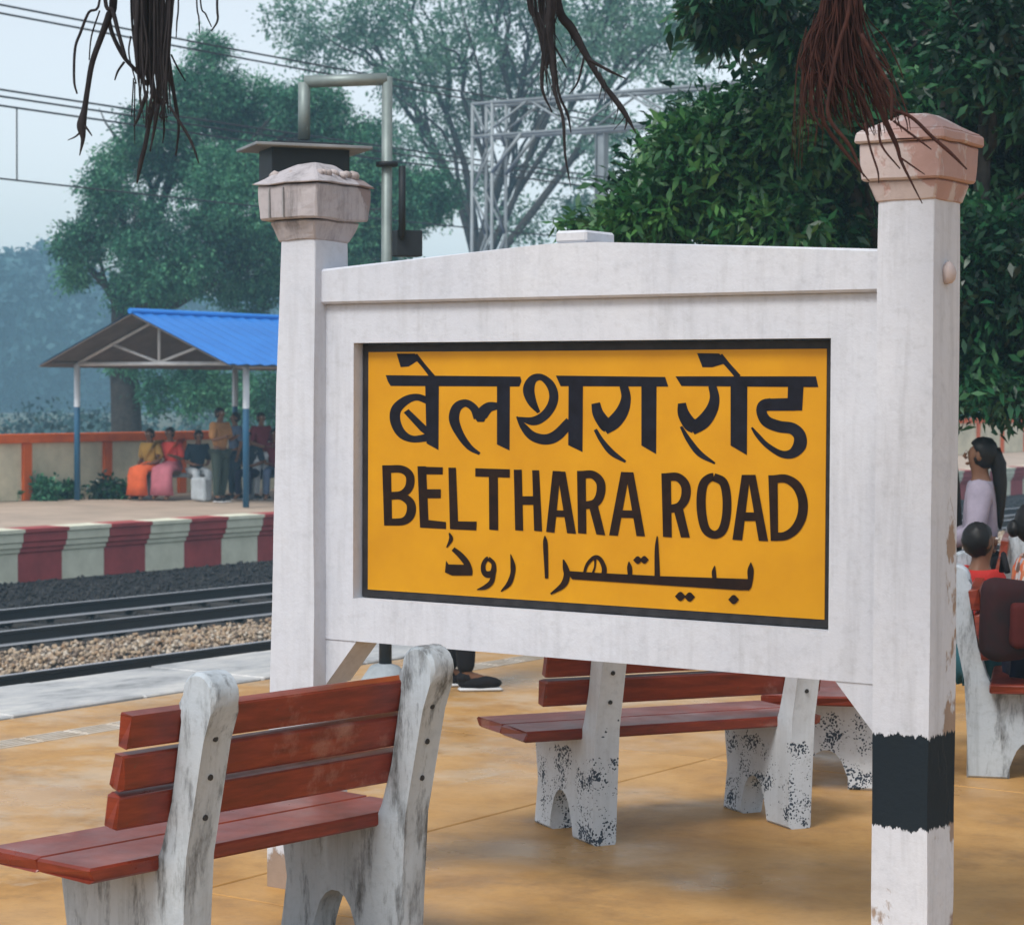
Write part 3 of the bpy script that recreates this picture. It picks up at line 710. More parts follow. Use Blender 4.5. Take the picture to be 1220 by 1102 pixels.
k.stroke(Fz, [(826,255,6),(820,300,30),(826,360,28)]); k.diamond(Fz, 588, 466, 38); k.diamond(Fz, 652, 470, 38)
k.stroke(Fz, [(1076,232,6),(1074,290,44),(1070,390,24),(1055,424,12)]); k.diamond(Fz, 957, 488, 38)
k.build('urdu_lettering', MT['ink_brown'], 'bottom line of thin brown black Urdu script')

# ================================================================== BENCHES
def bench_profile():
    P = [(0.0, 0.0), (0.0, 0.20), (-0.015, 0.45)]
    P += [(-0.075, 0.78), (-0.115, 0.86)]
    cx, cz, r = -0.060, 0.905, 0.068           # rounded head
    for a in range(200, -35, -20): P.append((cx + r * math.cos(math.radians(a)), cz + r * math.sin(math.radians(a))))
    P += [(0.005, 0.83), (0.045, 0.60), (0.075, 0.47), (0.11, 0.398), (0.53, 0.385), (0.545, 0.36), (0.53, 0.27), (0.495, 0.19), (0.51, 0.09), (0.55, 0.0), (0.385, 0.0)]
    for a in range(0, 181, 20): P.append((0.288 + 0.097 * math.cos(math.radians(a)), 0.05 + 0.135 * math.sin(math.radians(a))))
    P += [(0.191, 0.0)]
    return P
def make_bench(label, loc, rotz, cmat, half=0.445, group='red plank benches with concrete ends', over=0.13, overl=0.27, nplanks=3):
    t = thing('platform_bench', label, 'bench', loc, rotz, group, local=True)
    for s in (-1, 1):
        x = s * half; b = MB()
        b.prism(bench_profile(), lambda p: (x - 0.052, p[0], p[1]), lambda p: (x + 0.052, p[0], p[1]), bev=0.010)
        sup = b.build('support', cmat, t, smooth_angle=35)
        for zb in (0.56, 0.675, 0.785):
            b = MB(); yb_ = -0.015 - (zb - 0.45) / 0.33 * 0.06
            b.tube([(x, yb_ - 0.004, zb), (x, yb_ + 0.02, zb)], 0.009, 8); b.build('bolt', MT['bolt'], sup)
    Lh = half + over
    lean = math.atan2(0.165, 0.80)
    for i in range(nplanks):
        zc = 0.815 - i * 0.113
        Ll = half + overl; b = MB(); b.box(-Ll + 0.035, Lh, 0.0, 0.050, -0.049, 0.049, 0.006)
        for v in b.bm.verts:
            if v.co.x > Lh - 0.02 or v.co.x < -Ll + 0.055: v.co += Vector((random.uniform(-0.008, 0.008), random.uniform(-.003, .003), random.uniform(-0.004, 0.004)))
        pl = b.build('back_plank', MT['red'], t)
        pl.rotation_euler = (0.17, 0, 0); yc = 0.052 + (0.60 - zc) * 0.19
        pl.location = (random.uniform(-0.012, 0.012), yc, zc)
    for i, (y0_, y1_) in enumerate(((0.10, 0.328), (0.333, 0.565))):
        b = MB(); b.box(-Ll - 0.02, Lh + 0.02, y0_, y1_, 0.400, 0.443, 0.007)
        for v in b.bm.verts:
            if abs(v.co.x) > Lh: v.co.x += random.uniform(-0.015, 0.008)
        b.build('seat_plank', MT['red'], t)
    return t
def bench_at(pl, pr, label, cmat, **kw):
    """pl, pr: ground points of the two supports' rear feet, seen left to right from behind"""
    pl, pr = np.array(pl[:2]), np.array(pr[:2]); a = pr - pl; half = np.linalg.norm(a) / 2; c = (pl + pr) / 2
    return make_bench(label, (c[0], c[1], 0), math.atan2(a[1], a[0]), cmat, half=half, **kw)
B1L = np.array((-4.365, 4.80)); B1R = np.array((-4.275, 5.69))
bench_at(B1L, B1R, 'nearest bench with three dark red back planks, seen from behind at lower left', MT['bench_white'])
bench_at(at_z(721, 1007, 0), at_z(954, 987, 0), 'red plank bench with speckled white concrete ends behind the nameboard panel', MT['bench_speck'])
bp = at_z(1152, 924, 0); fdir = np.array((0.93, 0.36)); ax = np.array((fdir[1], -fdir[0]))   # forward, axis (forward = left of axis)
b3l = bp[:2] ; 
bench_at(bp[:2] - ax * 0.9, bp[:2], 'bench with people sitting on it at the right edge beyond the striped post', MT['bench_white'])
b4 = at_z(1062, 940, 0); f4 = np.array((-0.90, -0.43)); a4 = np.array((f4[1], -f4[0]))
bench_at(b4[:2], b4[:2] + a4 * 0.9, 'speckled bench end half hidden behind the black banded post', MT['bench_speck'])


# ================================================================== LAMP POST BEHIND THE LEFT POST
DP = 12.9
pb = at(459, 832, DP); gx = at(463, 100, DP)
pt = thing('pipe_post', 'galvanised pipe post carrying a dark box under a flat metal lid', 'pole', (pb[0], pb[1], 0))
px_, py_ = pb[0], pb[1]
zt = at(463, 95, DP)[2]; hx = at(365, 100, DP) - at(463, 95, DP); hx[2] = 0
ex, ey = px_ + hx[0], py_ + hx[1]; zl_ = at(365, 168, DP)[2]; zb0 = at(459, 783, DP)[2]
b = MB(); b.tube([(px_, py_, 0.95), (px_, py_, zt)], 0.030, 12); b.build('upright', MT['galv'], pt)
b = MB(); b.tube([(px_, py_, 0.10), (px_, py_, 0.96)], 0.036, 12); b.build('lower_sleeve', MT['dark_metal'], pt)
b = MB(); b.tube([(px_, py_, zt - 0.012), (ex, ey, zt - 0.030)], 0.034, 12); b.build('cross_arm', MT['galv'], pt)
b = MB(); b.tube([(ex, ey, zt - 0.035), (ex, ey, at(365, 169, DP)[2])], 0.034, 12); b.build('drop_pipe', MT['galv'], pt)
b = MB(); b.tube([(px_ + 0.085 * RT[0], py_ + 0.085 * RT[1], at(480, 285, DP)[2]), (px_ + 0.085 * RT[0], py_ + 0.085 * RT[1], at(470, 200, DP)[2])], 0.020, 8); b.build('side_pipe', MT['dark_metal'], pt)
b = MB(); zc = at(463, 198, DP)[2]; b.tube([(px_, py_, zc - 0.012), (px_, py_, zc + 0.012)], 0.062, 14); b.build('clamp', MT['dark_metal'], pt)
rz = math.atan2(hx[1], hx[0])
def rbox(cx, cy, sx, sy, z0_, z1_, bev=0.004):
    b = MB(); b.box(-sx/2, sx/2, -sy/2, sy/2, z0_, z1_, bev)
    bmesh.ops.rotate(b.bm, verts=b.bm.verts[:], cent=(0, 0, 0), matrix=Matrix.Rotation(rz + 0.35, 3, 'Z'))
    bmesh.ops.translate(b.bm, verts=b.bm.verts[:], vec=(cx, cy, 0)); return b
zp = at(365, 168, DP)[2]
lid = rbox(ex, ey, 0.66, 0.46, zp - 0.012, zp + 0.006)
for v in lid.bm.verts:
    d = math.hypot(v.co.x - ex, v.co.y - ey); v.co.z -= 0.05 * (d / 0.36)
lid.build('lid', MT['lid'], pt)
bx = rbox(ex, ey, 0.44, 0.30, zp - 0.26, zp - 0.030, 0.006).build('box', MT['dark_metal'], pt)
jb = at(485, 290, DP); b = rbox(jb[0], jb[1], 0.15, 0.10, jb[2] - 0.075, jb[2] + 0.07).build('junction_box', MT['dark_metal'], pt)
b = MB(); b.lathe((px_, py_, 0), [(0.20, 0.0), (0.20, 0.04), (0.14, 0.14), (0.085, 0.215), (0.03, 0.235)], 20); b.jitter(0.01, 9); b.build('footing', MT['concrete'], pt, smooth_angle=40)

# ================================================================== OVERHEAD LINE
gm = at(583, 125, 44.0); GX, GY, GZ = gm[0], gm[1], gm[2]
g = thing('overhead_gantry', 'grey lattice steel gantry spanning the tracks for the overhead line', 'gantry', (GX, GY, Z_FAR))
def lattice_leg(x, y, z0_, z1_, w):
    b = MB(); n = 9
    for sx in (-1, 1):
        for sy in (-1, 1): b.tube([(x + sx*w/2, y + sy*w/2, z0_), (x + sx*w/2, y + sy*w/2, z1_)], 0.036, 6)
    for k in range(n):
        za = z0_ + (z1_ - z0_) * k / n; zb = z0_ + (z1_ - z0_) * (k + 1) / n; s = 1 if k % 2 else -1
        for sy in (-1, 1): b.tube([(x - s*w/2, y + sy*w/2, za), (x + s*w/2, y + sy*w/2, zb)], 0.022, 5)
        for sx in (-1, 1): b.tube([(x + sx*w/2, y - s*w/2, za), (x + sx*w/2, y + s*w/2, zb)], 0.022, 5)
    return b.build('lattice_leg', MT['gantry'], g)
lattice_leg(GX, GY, Z_FAR, GZ, 0.46); lattice_leg(GX + 14.8, GY, 0, GZ, 0.46)
zlo = GZ - 0.62
for nm, zz_ in (('top_chord', GZ), ('bottom_chord', zlo)):
    for sy in (-1, 1):
        b = MB(); b.tube([(GX - 0.25, GY + sy*0.23, zz_), (GX + 15.1, GY + sy*0.23, zz_)], 0.036, 6); b.build(nm, MT['gantry'], g)
nb = 14
for k in range(nb):
    xa = GX + 14.8 * k / nb; xb = GX + 14.8 * (k + 1) / nb
    b = MB(); s = k % 2
    for sy in (-1, 1): b.tube([(xa, GY + sy*0.23, GZ if s else zlo), (xb, GY + sy*0.23, zlo if s else GZ)], 0.024, 5)
    b.tube([(xa, GY - 0.23, GZ), (xb, GY + 0.23, GZ)], 0.02, 5); b.build('brace', MT['gantry'], g)
for s in (-1,):
    b = MB(); b.tube([(GX + 0.23, GY - 0.23, zlo - 0.7), (GX + 0.9, GY - 0.23, zlo)], 0.04, 6); b.tube([(GX + 0.23, GY + 0.23, zlo - 0.7), (GX + 0.9, GY + 0.23, zlo)], 0.04, 6); b.build('knee_brace', MT['gantry'], g)
mp_ = at(717, 152, 50.0)
t = thing('overhead_mast', 'slender grey mast with a short top arm behind the nameboard ridge', 'mast', (mp_[0], mp_[1], Z_FAR))
b = MB(); b.box(mp_[0] - 0.10, mp_[0] + 0.10, mp_[1] - 0.012, mp_[1] + 0.012, Z_FAR, mp_[2]); b.box(mp_[0] - 0.115, mp_[0] - 0.1005, mp_[1] - 0.10, mp_[1] + 0.10, Z_FAR, mp_[2]); b.box(mp_[0] + 0.1005, mp_[0] + 0.115, mp_[1] - 0.10, mp_[1] + 0.10, Z_FAR, mp_[2]); b.build('mast_column', MT['gantry'], t)
b = MB(); b.box(mp_[0] - 0.5, mp_[0] + 0.6, mp_[1] - 0.06, mp_[1] + 0.06, mp_[2] - 0.14, mp_[2] - 0.02, 0.01); b.build('arm', MT['gantry'], t)
XW = -26.5
wires = [(6, 'uppermost overhead wire crossing the top left sky', 'feeder'), (16, 'second overhead wire just below the uppermost one at top left', 'feeder'),
         (107, 'third overhead wire from the top at left', 'messenger'), (115, 'fourth overhead wire from the top at left', 'messenger'),
         (126, 'fifth overhead wire at left, carrying the droppers', 'messenger'), (213, 'lowest overhead wire at left, the contact line', 'contact')]
dz_ = {}
for py, lab, kd in wires:
    p = at_X(0, py, XW); z0_ = p[2]; y_ref = p[1]; w = MB()
    pts = [(XW, y, z0_ + 0.00035 * ((y - y_ref - 6) ** 2 - 36)) for y in np.linspace(y_ref - 30, y_ref + 45, 40)]
    w.tube(pts, 0.017 if kd != 'contact' else 0.015, 6); o = w.build('overhead_wire', MT['wire']); tag(o, lab, 'wire', 'overhead line wires'); dz_[py] = (z0_, y_ref)
for i, (px0, lab) in enumerate(((20, 'short vertical dropper wire hanging between two overhead lines at left'),)):
    p1 = at_X(20, 130, XW); p2 = at_X(23, 215, XW); w = MB(); w.tube([p1, (p1[0], p1[1], p2[2])], 0.012, 6); tag(w.build('dropper_wire', MT['wire']), lab, 'wire')

# ================================================================== TREES
def leaves(name, centers, L, W, mat, parent, droop=0.3, dirs=None, rnd=1.0):
    n = len(centers)
    a = RNG.normal(size=(n, 3)) * rnd; a[:, 2] -= droop
    if dirs is not None: a += dirs
    a /= np.linalg.norm(a, axis=1, keepdims=True) + 1e-9
    r = RNG.normal(size=(n, 3)); b = np.cross(a, r); b /= np.linalg.norm(b, axis=1, keepdims=True) + 1e-9
    nn = np.cross(a, b)
    s = RNG.uniform(0.65, 1.25, (n, 1)); l = L * s; w = W * s
    v = np.empty((n, 4, 3)); v[:, 0] = centers
    v[:, 1] = centers + a * l * 0.45 + b * w * 0.5 + nn * w * 0.18
    v[:, 2] = centers + a * l - np.array([0, 0, 1]) * l * 0.08
    v[:, 3] = centers + a * l * 0.45 - b * w * 0.5 + nn * w * 0.18
    return raw_mesh(name, v.reshape(-1, 3), np.arange(n * 4), 4, mat, parent)
def crown_pts(lobes, nclus, per, cr, shell=0.55):
    """lobes: (center, radii); returns leaf positions in clumps and outward directions"""
    vol = np.array([l[1][0] * l[1][2] for l in lobes]); pr = vol / vol.sum()
    k = RNG.choice(len(lobes), nclus, p=pr)
    d = RNG.normal(size=(nclus, 3)); d /= np.linalg.norm(d, axis=1, keepdims=True)
    rr = shell + (1 - shell) * RNG.uniform(0, 1, (nclus, 1)) ** 0.7
    C = np.array([l[0] for l in lobes])[k] + d * rr * np.array([l[1] for l in lobes])[k]
    cs = cr * RNG.uniform(0.5, 1.4, (nclus, 1, 1))
    P = C[:, None, :] + RNG.normal(size=(nclus, per, 3)) * cs * np.array([1, 1, 0.7]) * 0.55
    dr = (P - C[:, None, :]); dr /= np.linalg.norm(dr, axis=2, keepdims=True) + 1e-9
    return P.reshape(-1, 3), dr.reshape(-1, 3) + np.repeat(d, per, 0) * 0.4, C
def limb_path(p0, p1, sag, n=7, wob=0.06):
    p0, p1 = np.array(p0, float), np.array(p1, float); L = np.linalg.norm(p1 - p0); out = []
    ph = RNG.normal(size=3)
    for i in range(n):
        f = i / (n - 1); q = p0 + (p1 - p0) * f; q = q + np.array([0, 0, sag * L * math.sin(math.pi * f)])
        q = q + np.sin(f * np.array([5.1, 6.3, 4.2]) + ph) * wob * L * math.sin(math.pi * f); out.append(tuple(q))
    return out
def px_lobes(spec, D, zscale=1.0, dj=1.0):
    out = []
    for s in spec:
        x, y, r = s[:3]; d = D + (s[3] if len(s) > 3 else RNG.uniform(-dj, dj)); rm = r * d / FPX
        out.append((at(x, y, d), (rm, rm, rm * zscale)))
    return out
def tree(name, label, base, fork, lobes, nclus, per, cr, L, W, mat, tr, nlimb=14, group=None, droop=0.3, shell=0.55, extra=None, twig=0.4, rnd=1.0):
    t = thing(name, label, 'tree', tuple(base), group=group)
    base = np.array(base, float); fork = np.array(fork, float)
    b = MB(); path = limb_path(base, fork, 0, 8, 0.03); b.tube(path, [tr * (1.25 - 0.45 * i / 7) for i in range(8)], 12)
    b.build('trunk', MT['bark'], t)
    P, dr, C = crown_pts(lobes, nclus, per, cr, shell)
    order = sorted(range(len(lobes)), key=lambda i: -lobes[i][1][0])[:nlimb]
    bb = MB()
    for i in order:
        c = np.array(lobes[i][0]); st = base + (fork - base) * RNG.uniform(0.75, 1.0)
        lp = limb_path(st, c, 0.04, 8, 0.05); r0 = tr * RNG.uniform(0.35, 0.55)
        bb.tube(lp, [r0 * (1 - 0.8 * k / 7) for k in range(8)], 7)
        for q in range(6):
            e = c + RNG.normal(size=3) * np.array(lobes[i][1]) * 0.55; s0 = np.array(lp[int(RNG.integers(3, 7))])
            tp = limb_path(s0, e, 0.03, 6, 0.06); bb.tube(tp, [r0 * twig * (1 - 0.85 * k / 5) for k in range(6)], 5)
    bb.build('branches', MT['bark'], t)
    leaves('crown', P, L, W, mat, t, droop, dr, rnd)
    return t

# feathery tree behind the far shelter
lt = px_lobes([(245,110,45),(310,150,62),(205,175,55),(140,190,26),(175,150,30),(290,235,80),(150,255,52),(95,290,34),(200,310,62),(300,320,62),(415,190,62),(430,265,72),(500,235,48),(165,345,36),(250,60,20),(90,330,18),(120,225,26),(370,130,42)], 58, 0.9, 2.0)
lt += px_lobes([(190,470,22),(235,455,34),(285,470,26),(322,470,26),(150,430,20)], 57, 1.2, 0.5)
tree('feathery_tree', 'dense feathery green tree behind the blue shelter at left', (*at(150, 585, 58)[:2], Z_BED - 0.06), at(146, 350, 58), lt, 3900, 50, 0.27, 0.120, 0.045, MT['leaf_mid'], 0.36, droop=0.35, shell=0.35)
# tall airy tree behind the gantry
ct = px_lobes([(350,20,36),(385,60,42),(440,25,52),(490,90,55),(560,40,62),(620,110,60),(545,150,48),(700,50,66),(655,190,44),(780,50,60),(565,225,36),(470,170,50),(720,165,46),(810,110,44),(505,250,30),(620,262,34),(840,40,50),(640,20,50),(480,-20,50),(600,-30,60),(740,-20,60),(690,250,30)], 85, 0.9, 4.0)
tb = at(575, 585, 85)
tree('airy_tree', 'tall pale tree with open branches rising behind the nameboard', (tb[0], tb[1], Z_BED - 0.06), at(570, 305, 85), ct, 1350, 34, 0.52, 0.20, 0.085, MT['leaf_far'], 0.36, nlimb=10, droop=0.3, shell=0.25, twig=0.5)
# distant tree line, individual trees
for i, (x, y, r, d, lab) in enumerate(((-30, 400, 95, 150, 'hazy blue tree at the far left edge'), (45, 385, 85, 158, 'hazy blue tree rising left of the shelter roof'), (115, 420, 80, 165, 'hazy blue tree seen between shelter post and roof'),
        (230, 440, 85, 160, 'hazy tree filling the gap under the shelter roof'), (330, 430, 95, 165, 'hazy tree hidden mostly by the left post'), (1120, 500, 60, 150, 'faint tree partly behind the right post'), (1195, 505, 55, 160, 'faint hazy tree at the right edge below the dark foliage'), (1270, 490, 70, 155, 'faint hazy tree just past the right edge'))):
    d = d * 1.85
    lb = [(at(x, y, d), (r*d/FPX, r*d/FPX, r*d/FPX))]
    for q in range(9):
        an = q * 0.7; lb.append((at(x + r*0.75*math.cos(an), y + r*0.7*math.sin(an) , d + RNG.uniform(-2, 2)), tuple([r*d/FPX*RNG.uniform(0.3, 0.5)]*3)))
    for q in range(5): lb.append((at(x + r*(q - 2)*0.5, 500 - 8*(q % 2), d + RNG.uniform(-3, 3)), tuple([r*0.42*d/FPX]*3)))
    bs = at(x, 560, d)
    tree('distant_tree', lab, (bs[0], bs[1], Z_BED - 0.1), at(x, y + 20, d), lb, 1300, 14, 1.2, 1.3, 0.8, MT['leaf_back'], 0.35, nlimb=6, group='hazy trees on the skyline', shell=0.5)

# banyan-like tree on the platform: dark crown at right, aerial roots over the sign
bt = at_z(1092, 790, 0)
rt_ = px_lobes([(800,225,58),(845,175,62),(905,190,80),(960,260,78),(985,130,95),(890,265,52),(770,255,36),(1010,300,70),(1090,90,110),(1175,190,100),(1195,320,95),(1110,300,80),(1170,400,62),(1215,425,50),(1000,30,80),(1220,60,110),(1060,200,90)], 15.2, 0.9, 1.0)
rt2 = px_lobes([(1240,250,130),(1350,120,220),(1120,-140,180),(960,-110,100),(1350,380,130),(1080,100,150,2.0),(1190,260,140,2.2),(960,220,100,1.8),(1150,390,70,1.4),(1230,430,60,1.0),(1165,440,46,-1.2),(1212,452,42,-1.0),(1128,430,44,-0.8),(1190,462,30,-1.5),(1235,455,40,-1.3),(1150,466,22,-1.4)], 16.0, 0.9, 0.4)
rt3 = px_lobes([(865,30,26),(905,20,30),(945,45,26),(900,-20,40),(840,5,20)], 13.5, 0.8, 0.3)
ban = tree('banyan_tree', 'dark dense tree at right with long roots hanging in front of the nameboard', (bt[0], bt[1], 0.0), at(1096, 430, 15.0), rt_ + rt2, 8200, 28, 0.16, 0.098, 0.036, MT['leaf_dark'], 0.24, nlimb=16, droop=0.5, shell=0.40, rnd=1.6)
P, dr, C_ = crown_pts(px_lobes([(795,235,52),(840,185,52),(760,262,26),(900,245,52),(870,150,36),(950,150,52),(930,280,40),(690,268,14,0.3),(720,275,16,0.3)], 14.3, 0.9, 0.3), 760, 26, 0.13, 0.4)
leaves('bright_foliage', P, 0.10, 0.036, MT['leaf_bright'], ban, 0.6, dr, 1.5)
P, dr, C_ = crown_pts(rt3, 150, 16, 0.12, 0.3); leaves('hanging_foliage', P, 0.12, 0.045, MT['leaf_dark'], ban, 0.4, dr)
# limb over the sign carrying the roots
l0 = at(1100, 420, 15.0); l1 = at(1120, -190, 9.5); l2 = at(1020, -150, 5.9); l3 = at(690, -120, 5.6); l4 = at(170, -110, 5.4); l5 = at(60, -120, 5.3)
b = MB(); b.tube([tuple(p) for p in crom([tuple(l0), tuple(at(1135, 150, 16.4)), tuple(at(1150, -110, 14.0)), tuple(l1), tuple(l2), tuple(l3), tuple(l4), tuple(l5)], 8)], [0.13 * (1 - 0.6 * k / 56) for k in range(57)], 12); b.build('overhanging_limb', MT['bark'], ban)
def root_cluster(z, D, strands, mat, name, wscale=1.0):
    b = MB()
    for s in strands:
        d = D + RNG.uniform(-0.10, 0.10)
        if s[0][1] <= 2: s = [(s[0][0] + RNG.uniform(-15, 15), -480, s[0][2] * 0.9)] + list(s)
        q = crom(s, 5) if len(s) > 2 else s
        pts = [tuple(at(z[0] + p[0]/z[2], z[1] + p[1]/z[2], d)) for p in q]
        b.tube(pts, [max(p[2] * wscale, 2.5) / z[2] / FPX * d / 2 for p in q], 6)
    return b.build(name, mat, ban)
Z4 = (60, 0, 4.59); Z5 = (540, 0, 3.673); Z6 = (920, 0, 3.673)
left = [[(270,0,12),(210,70,13),(165,180,14),(135,270,13),(130,440,12),(146,515,8)], [(345,0,40),(320,90,36),(280,200,30),(230,340,28),(205,480,26),(187,600,30),(170,690,46),(178,760,22),(160,852,5)],
 [(318,100,22),(340,190,22),(400,310,22),(470,390,20),(535,470,18)], [(300,0,20),(340,60,22),(372,180,20),(412,320,16)], [(405,340,12),(370,390,11),(352,440,7)], [(170,720,12),(135,750,8),(95,768,4)], [(190,690,12),(215,725,9),(228,745,5)],
 [(520,0,36),(530,200,34),(545,400,30),(575,560,22)], [(590,0,32),(592,200,32),(596,420,30),(592,575,20)], [(478,0,26),(468,200,28),(476,380,16)], [(655,0,28),(640,200,28),(622,400,24),(640,570,16)],
 [(640,250,18),(660,420,20),(690,600,18),(702,700,14),(686,855,8)], [(570,560,26),(540,680,22),(518,800,22),(492,900,22),(474,1005,7)], [(530,500,20),(482,640,16),(456,695,8)], [(592,570,20),(570,700,16),(545,830,7)], [(610,540,14),(622,700,11),(614,785,6)],
 [(650,580,14),(740,720,15),(780,800,13),(812,895,6)], [(660,300,9),(700,380,9),(738,445,6)], [(700,0,8),(692,120,8),(688,210,5)], [(800,0,8),(812,100,8),(816,185,5)], [(820,0,8),(850,80,8),(882,150,5)], [(912,0,12),(915,110,11),(880,172,6)], [(455,430,7),(446,600,6),(445,640,4)], [(462,450,7),(460,640,7),(462,790,4)], [(270,60,8),(225,200,8),(212,330,6)], [(440,200,9),(430,300,8),(470,460,7)],
 [(550,540,12),(530,640,10),(520,700,5)], [(630,560,10),(600,640,12),(645,640,6)]]
for i in range(70):
    xa = RNG.uniform(440, 680); ye = RNG.uniform(250, 700); left.append([(xa, 0, 12), (560 + (xa - 560) * 0.75 + RNG.uniform(-20, 20), ye * 0.55, 11), (570 + (xa - 560) * 0.6 + RNG.uniform(-35, 35), ye, 4)])
root_cluster(Z4, 5.45, left, MT['root_dark'], 'aerial_roots', 1.15)
cen = [[(335,0,40),(375,80,42),(398,200,30),(388,380,20),(432,492,7)], [(430,0,60),(420,100,50),(435,260,28),(445,400,22),(480,520,20),(490,680,15),(515,822,4)], [(440,200,16),(460,400,16),(500,500,16),(515,582,6)],
 [(455,0,52),(520,130,56),(580,240,42),(650,360,30),(740,480,36),(802,588,5)], [(590,260,20),(680,310,17),(755,346,6)], [(572,255,14),(545,360,13),(508,412,6)], [(440,200,14),(470,250,12),(496,298,6)], [(385,0,40),(410,70,46),(420,150,30),(410,300,14)], [(720,440,14),(758,520,14),(750,570,6)]]
for i in range(26):
    xa = RNG.uniform(330, 480); ye = RNG.uniform(100, 480); cen.append([(xa, 0, 9), (410 + (xa - 400) * 0.5 + RNG.uniform(-15, 15), ye * 0.55, 8), (430 + (xa - 400) * 0.6 + RNG.uniform(-30, 30), ye, 3)])
for i in range(10):
    f = RNG.uniform(0.1, 0.8); cen.append([(460 + 330 * f, 10 + 560 * f, 9), (475 + 345 * f + RNG.uniform(-20, 20), 60 + 580 * f, 7), (470 + 350 * f + RNG.uniform(-40, 40), 120 + 590 * f, 3)])
root_cluster(Z5, 5.6, cen, MT['root_dark'], 'aerial_roots', 0.82)
rgt = [[(225,0,24),(215,250,26),(202,450,22),(240,560,24),(330,680,22),(425,795,6)], [(340,0,26),(290,200,24),(250,400,20),(250,520,24),(340,640,22),(402,775,8)], [(380,0,30),(370,200,28),(440,400,28),(500,540,34),(545,640,26),(562,700,20),(600,780,14),(657,892,6)],
 [(390,150,24),(470,300,26),(520,400,26),(522,530,18)], [(300,0,20),(240,150,18),(215,300,16),(160,340,14),(190,430,12)], [(360,60,18),(335,250,18),(360,500,16),(405,575,8)], [(520,480,22),(610,515,20),(700,600,20),(780,670,20),(852,742,8)], [(530,530,14),(640,612,13),(697,656,6)], [(560,690,12),(610,725,11),(668,765,5)],
 [(465,545,16),(480,640,14),(560,740,8)], [(405,540,14),(430,650,13),(462,750,12),(466,802,6)], [(640,612,7),(660,625,7),(680,640,4)], [(540,610,10),(600,608,9),(660,606,5)]]
root_cluster(Z6, 5.6, rgt, MT['root_red'], 'aerial_roots', 0.8)
fz = []
for i in range(190):
    x0_ = RNG.uniform(215, 390); ye = RNG.uniform(300, 600); sp = (x0_ - 300) / 90
    xe = 320 + sp * 190 + RNG.uniform(-60, 60) + (ye - 300) * 0.22; xm_ = (x0_ + xe) / 2 + RNG.uniform(-45, 25)
    fz.append([(x0_, 0, 6), (xm_ - 10, ye * 0.5, 7), (xe - 20, ye * 0.85, 7), (xe + RNG.uniform(-10, 30), ye, 3)])
for i in range(22):
    x0_ = RNG.uniform(90, 230); y0_ = RNG.uniform(250, 420); fz.append([(x0_ + 60, y0_ - 200, 4), (x0_ + 15, y0_, 5), (x0_ + RNG.uniform(-25, 10), y0_ + RNG.uniform(150, 450), 3)])
root_cluster(Z6, 5.65, fz, MT['root_red'], 'fine_aerial_roots', 1.0)
# low scrub on the waste ground beyond the wall
n_ = 520; cc = np.stack([RNG.uniform(-75, -36, n_), RNG.uniform(20, 150, n_), np.full(n_, Z_BED)], 1)
hh = RNG.uniform(0.7, 2.0, n_); lobs = [(c_ + np.array([0, 0, h_ * 0.5]), (h_ * 0.9, h_ * 0.9, h_ * 0.55)) for c_, h_ in zip(cc, hh)]
P, dr, C_ = crown_pts(lobs, 3600, 18, 0.5, 0.3); P[:, 2] = np.maximum(P[:, 2], Z_BED)
tag(leaves('scrub', P, 0.26, 0.15, MT['leaf_back'], None, 0.0, dr), 'low hazy scrub on the waste ground beyond the far wall', kind='stuff')
# small plants along the far wall
def bush(x, y, r, D, lab, mat, n=60, cat='shrub', name='shrub'):
    c = at_z(x, y, Z_FAR); t = thing(name, lab, cat, tuple(c)); rm = r * 40 / FPX
    b = MB()
    for q in range(6): e = c + np.array([RNG.normal() * rm * 0.6, RNG.normal() * rm * 0.6, rm * RNG.uniform(0.8, 1.6)]); b.tube([tuple(c), tuple((c + e) / 2 + RNG.normal(size=3) * 0.03), tuple(e)], [0.014, 0.01, 0.004], 5)
    b.build('stems', MT['bark'], t)
    P, dr, C_ = crown_pts([(c + np.array([0, 0, rm * 0.8]), (rm, rm, rm * 0.9))], n, 14, 0.12, 0.2); P[:, 2] = np.maximum(P[:, 2], Z_FAR + 0.03)
    leaves('foliage', P, 0.11, 0.06, mat, t, 0.0, dr)
bush(52, 596, 15, 40, 'small leafy shrub at the foot of the cream wall at left', MT['leaf_mid'], 45)
bush(80, 594, 12, 40, 'low dark shrub beside the left shelter post', MT['leaf_dark'], 35)
bush(125, 594, 15, 40, 'low dark shrub in front of the second orange pillar', MT['leaf_dark'], 45)
bush(155, 594, 13, 40, 'low dark shrub left of the woman in orange', MT['leaf_dark'], 40)
bush(12, 596, 9, 40, 'tiny weed tuft at the base of the wall, far left', MT['leaf_mid'], 25)

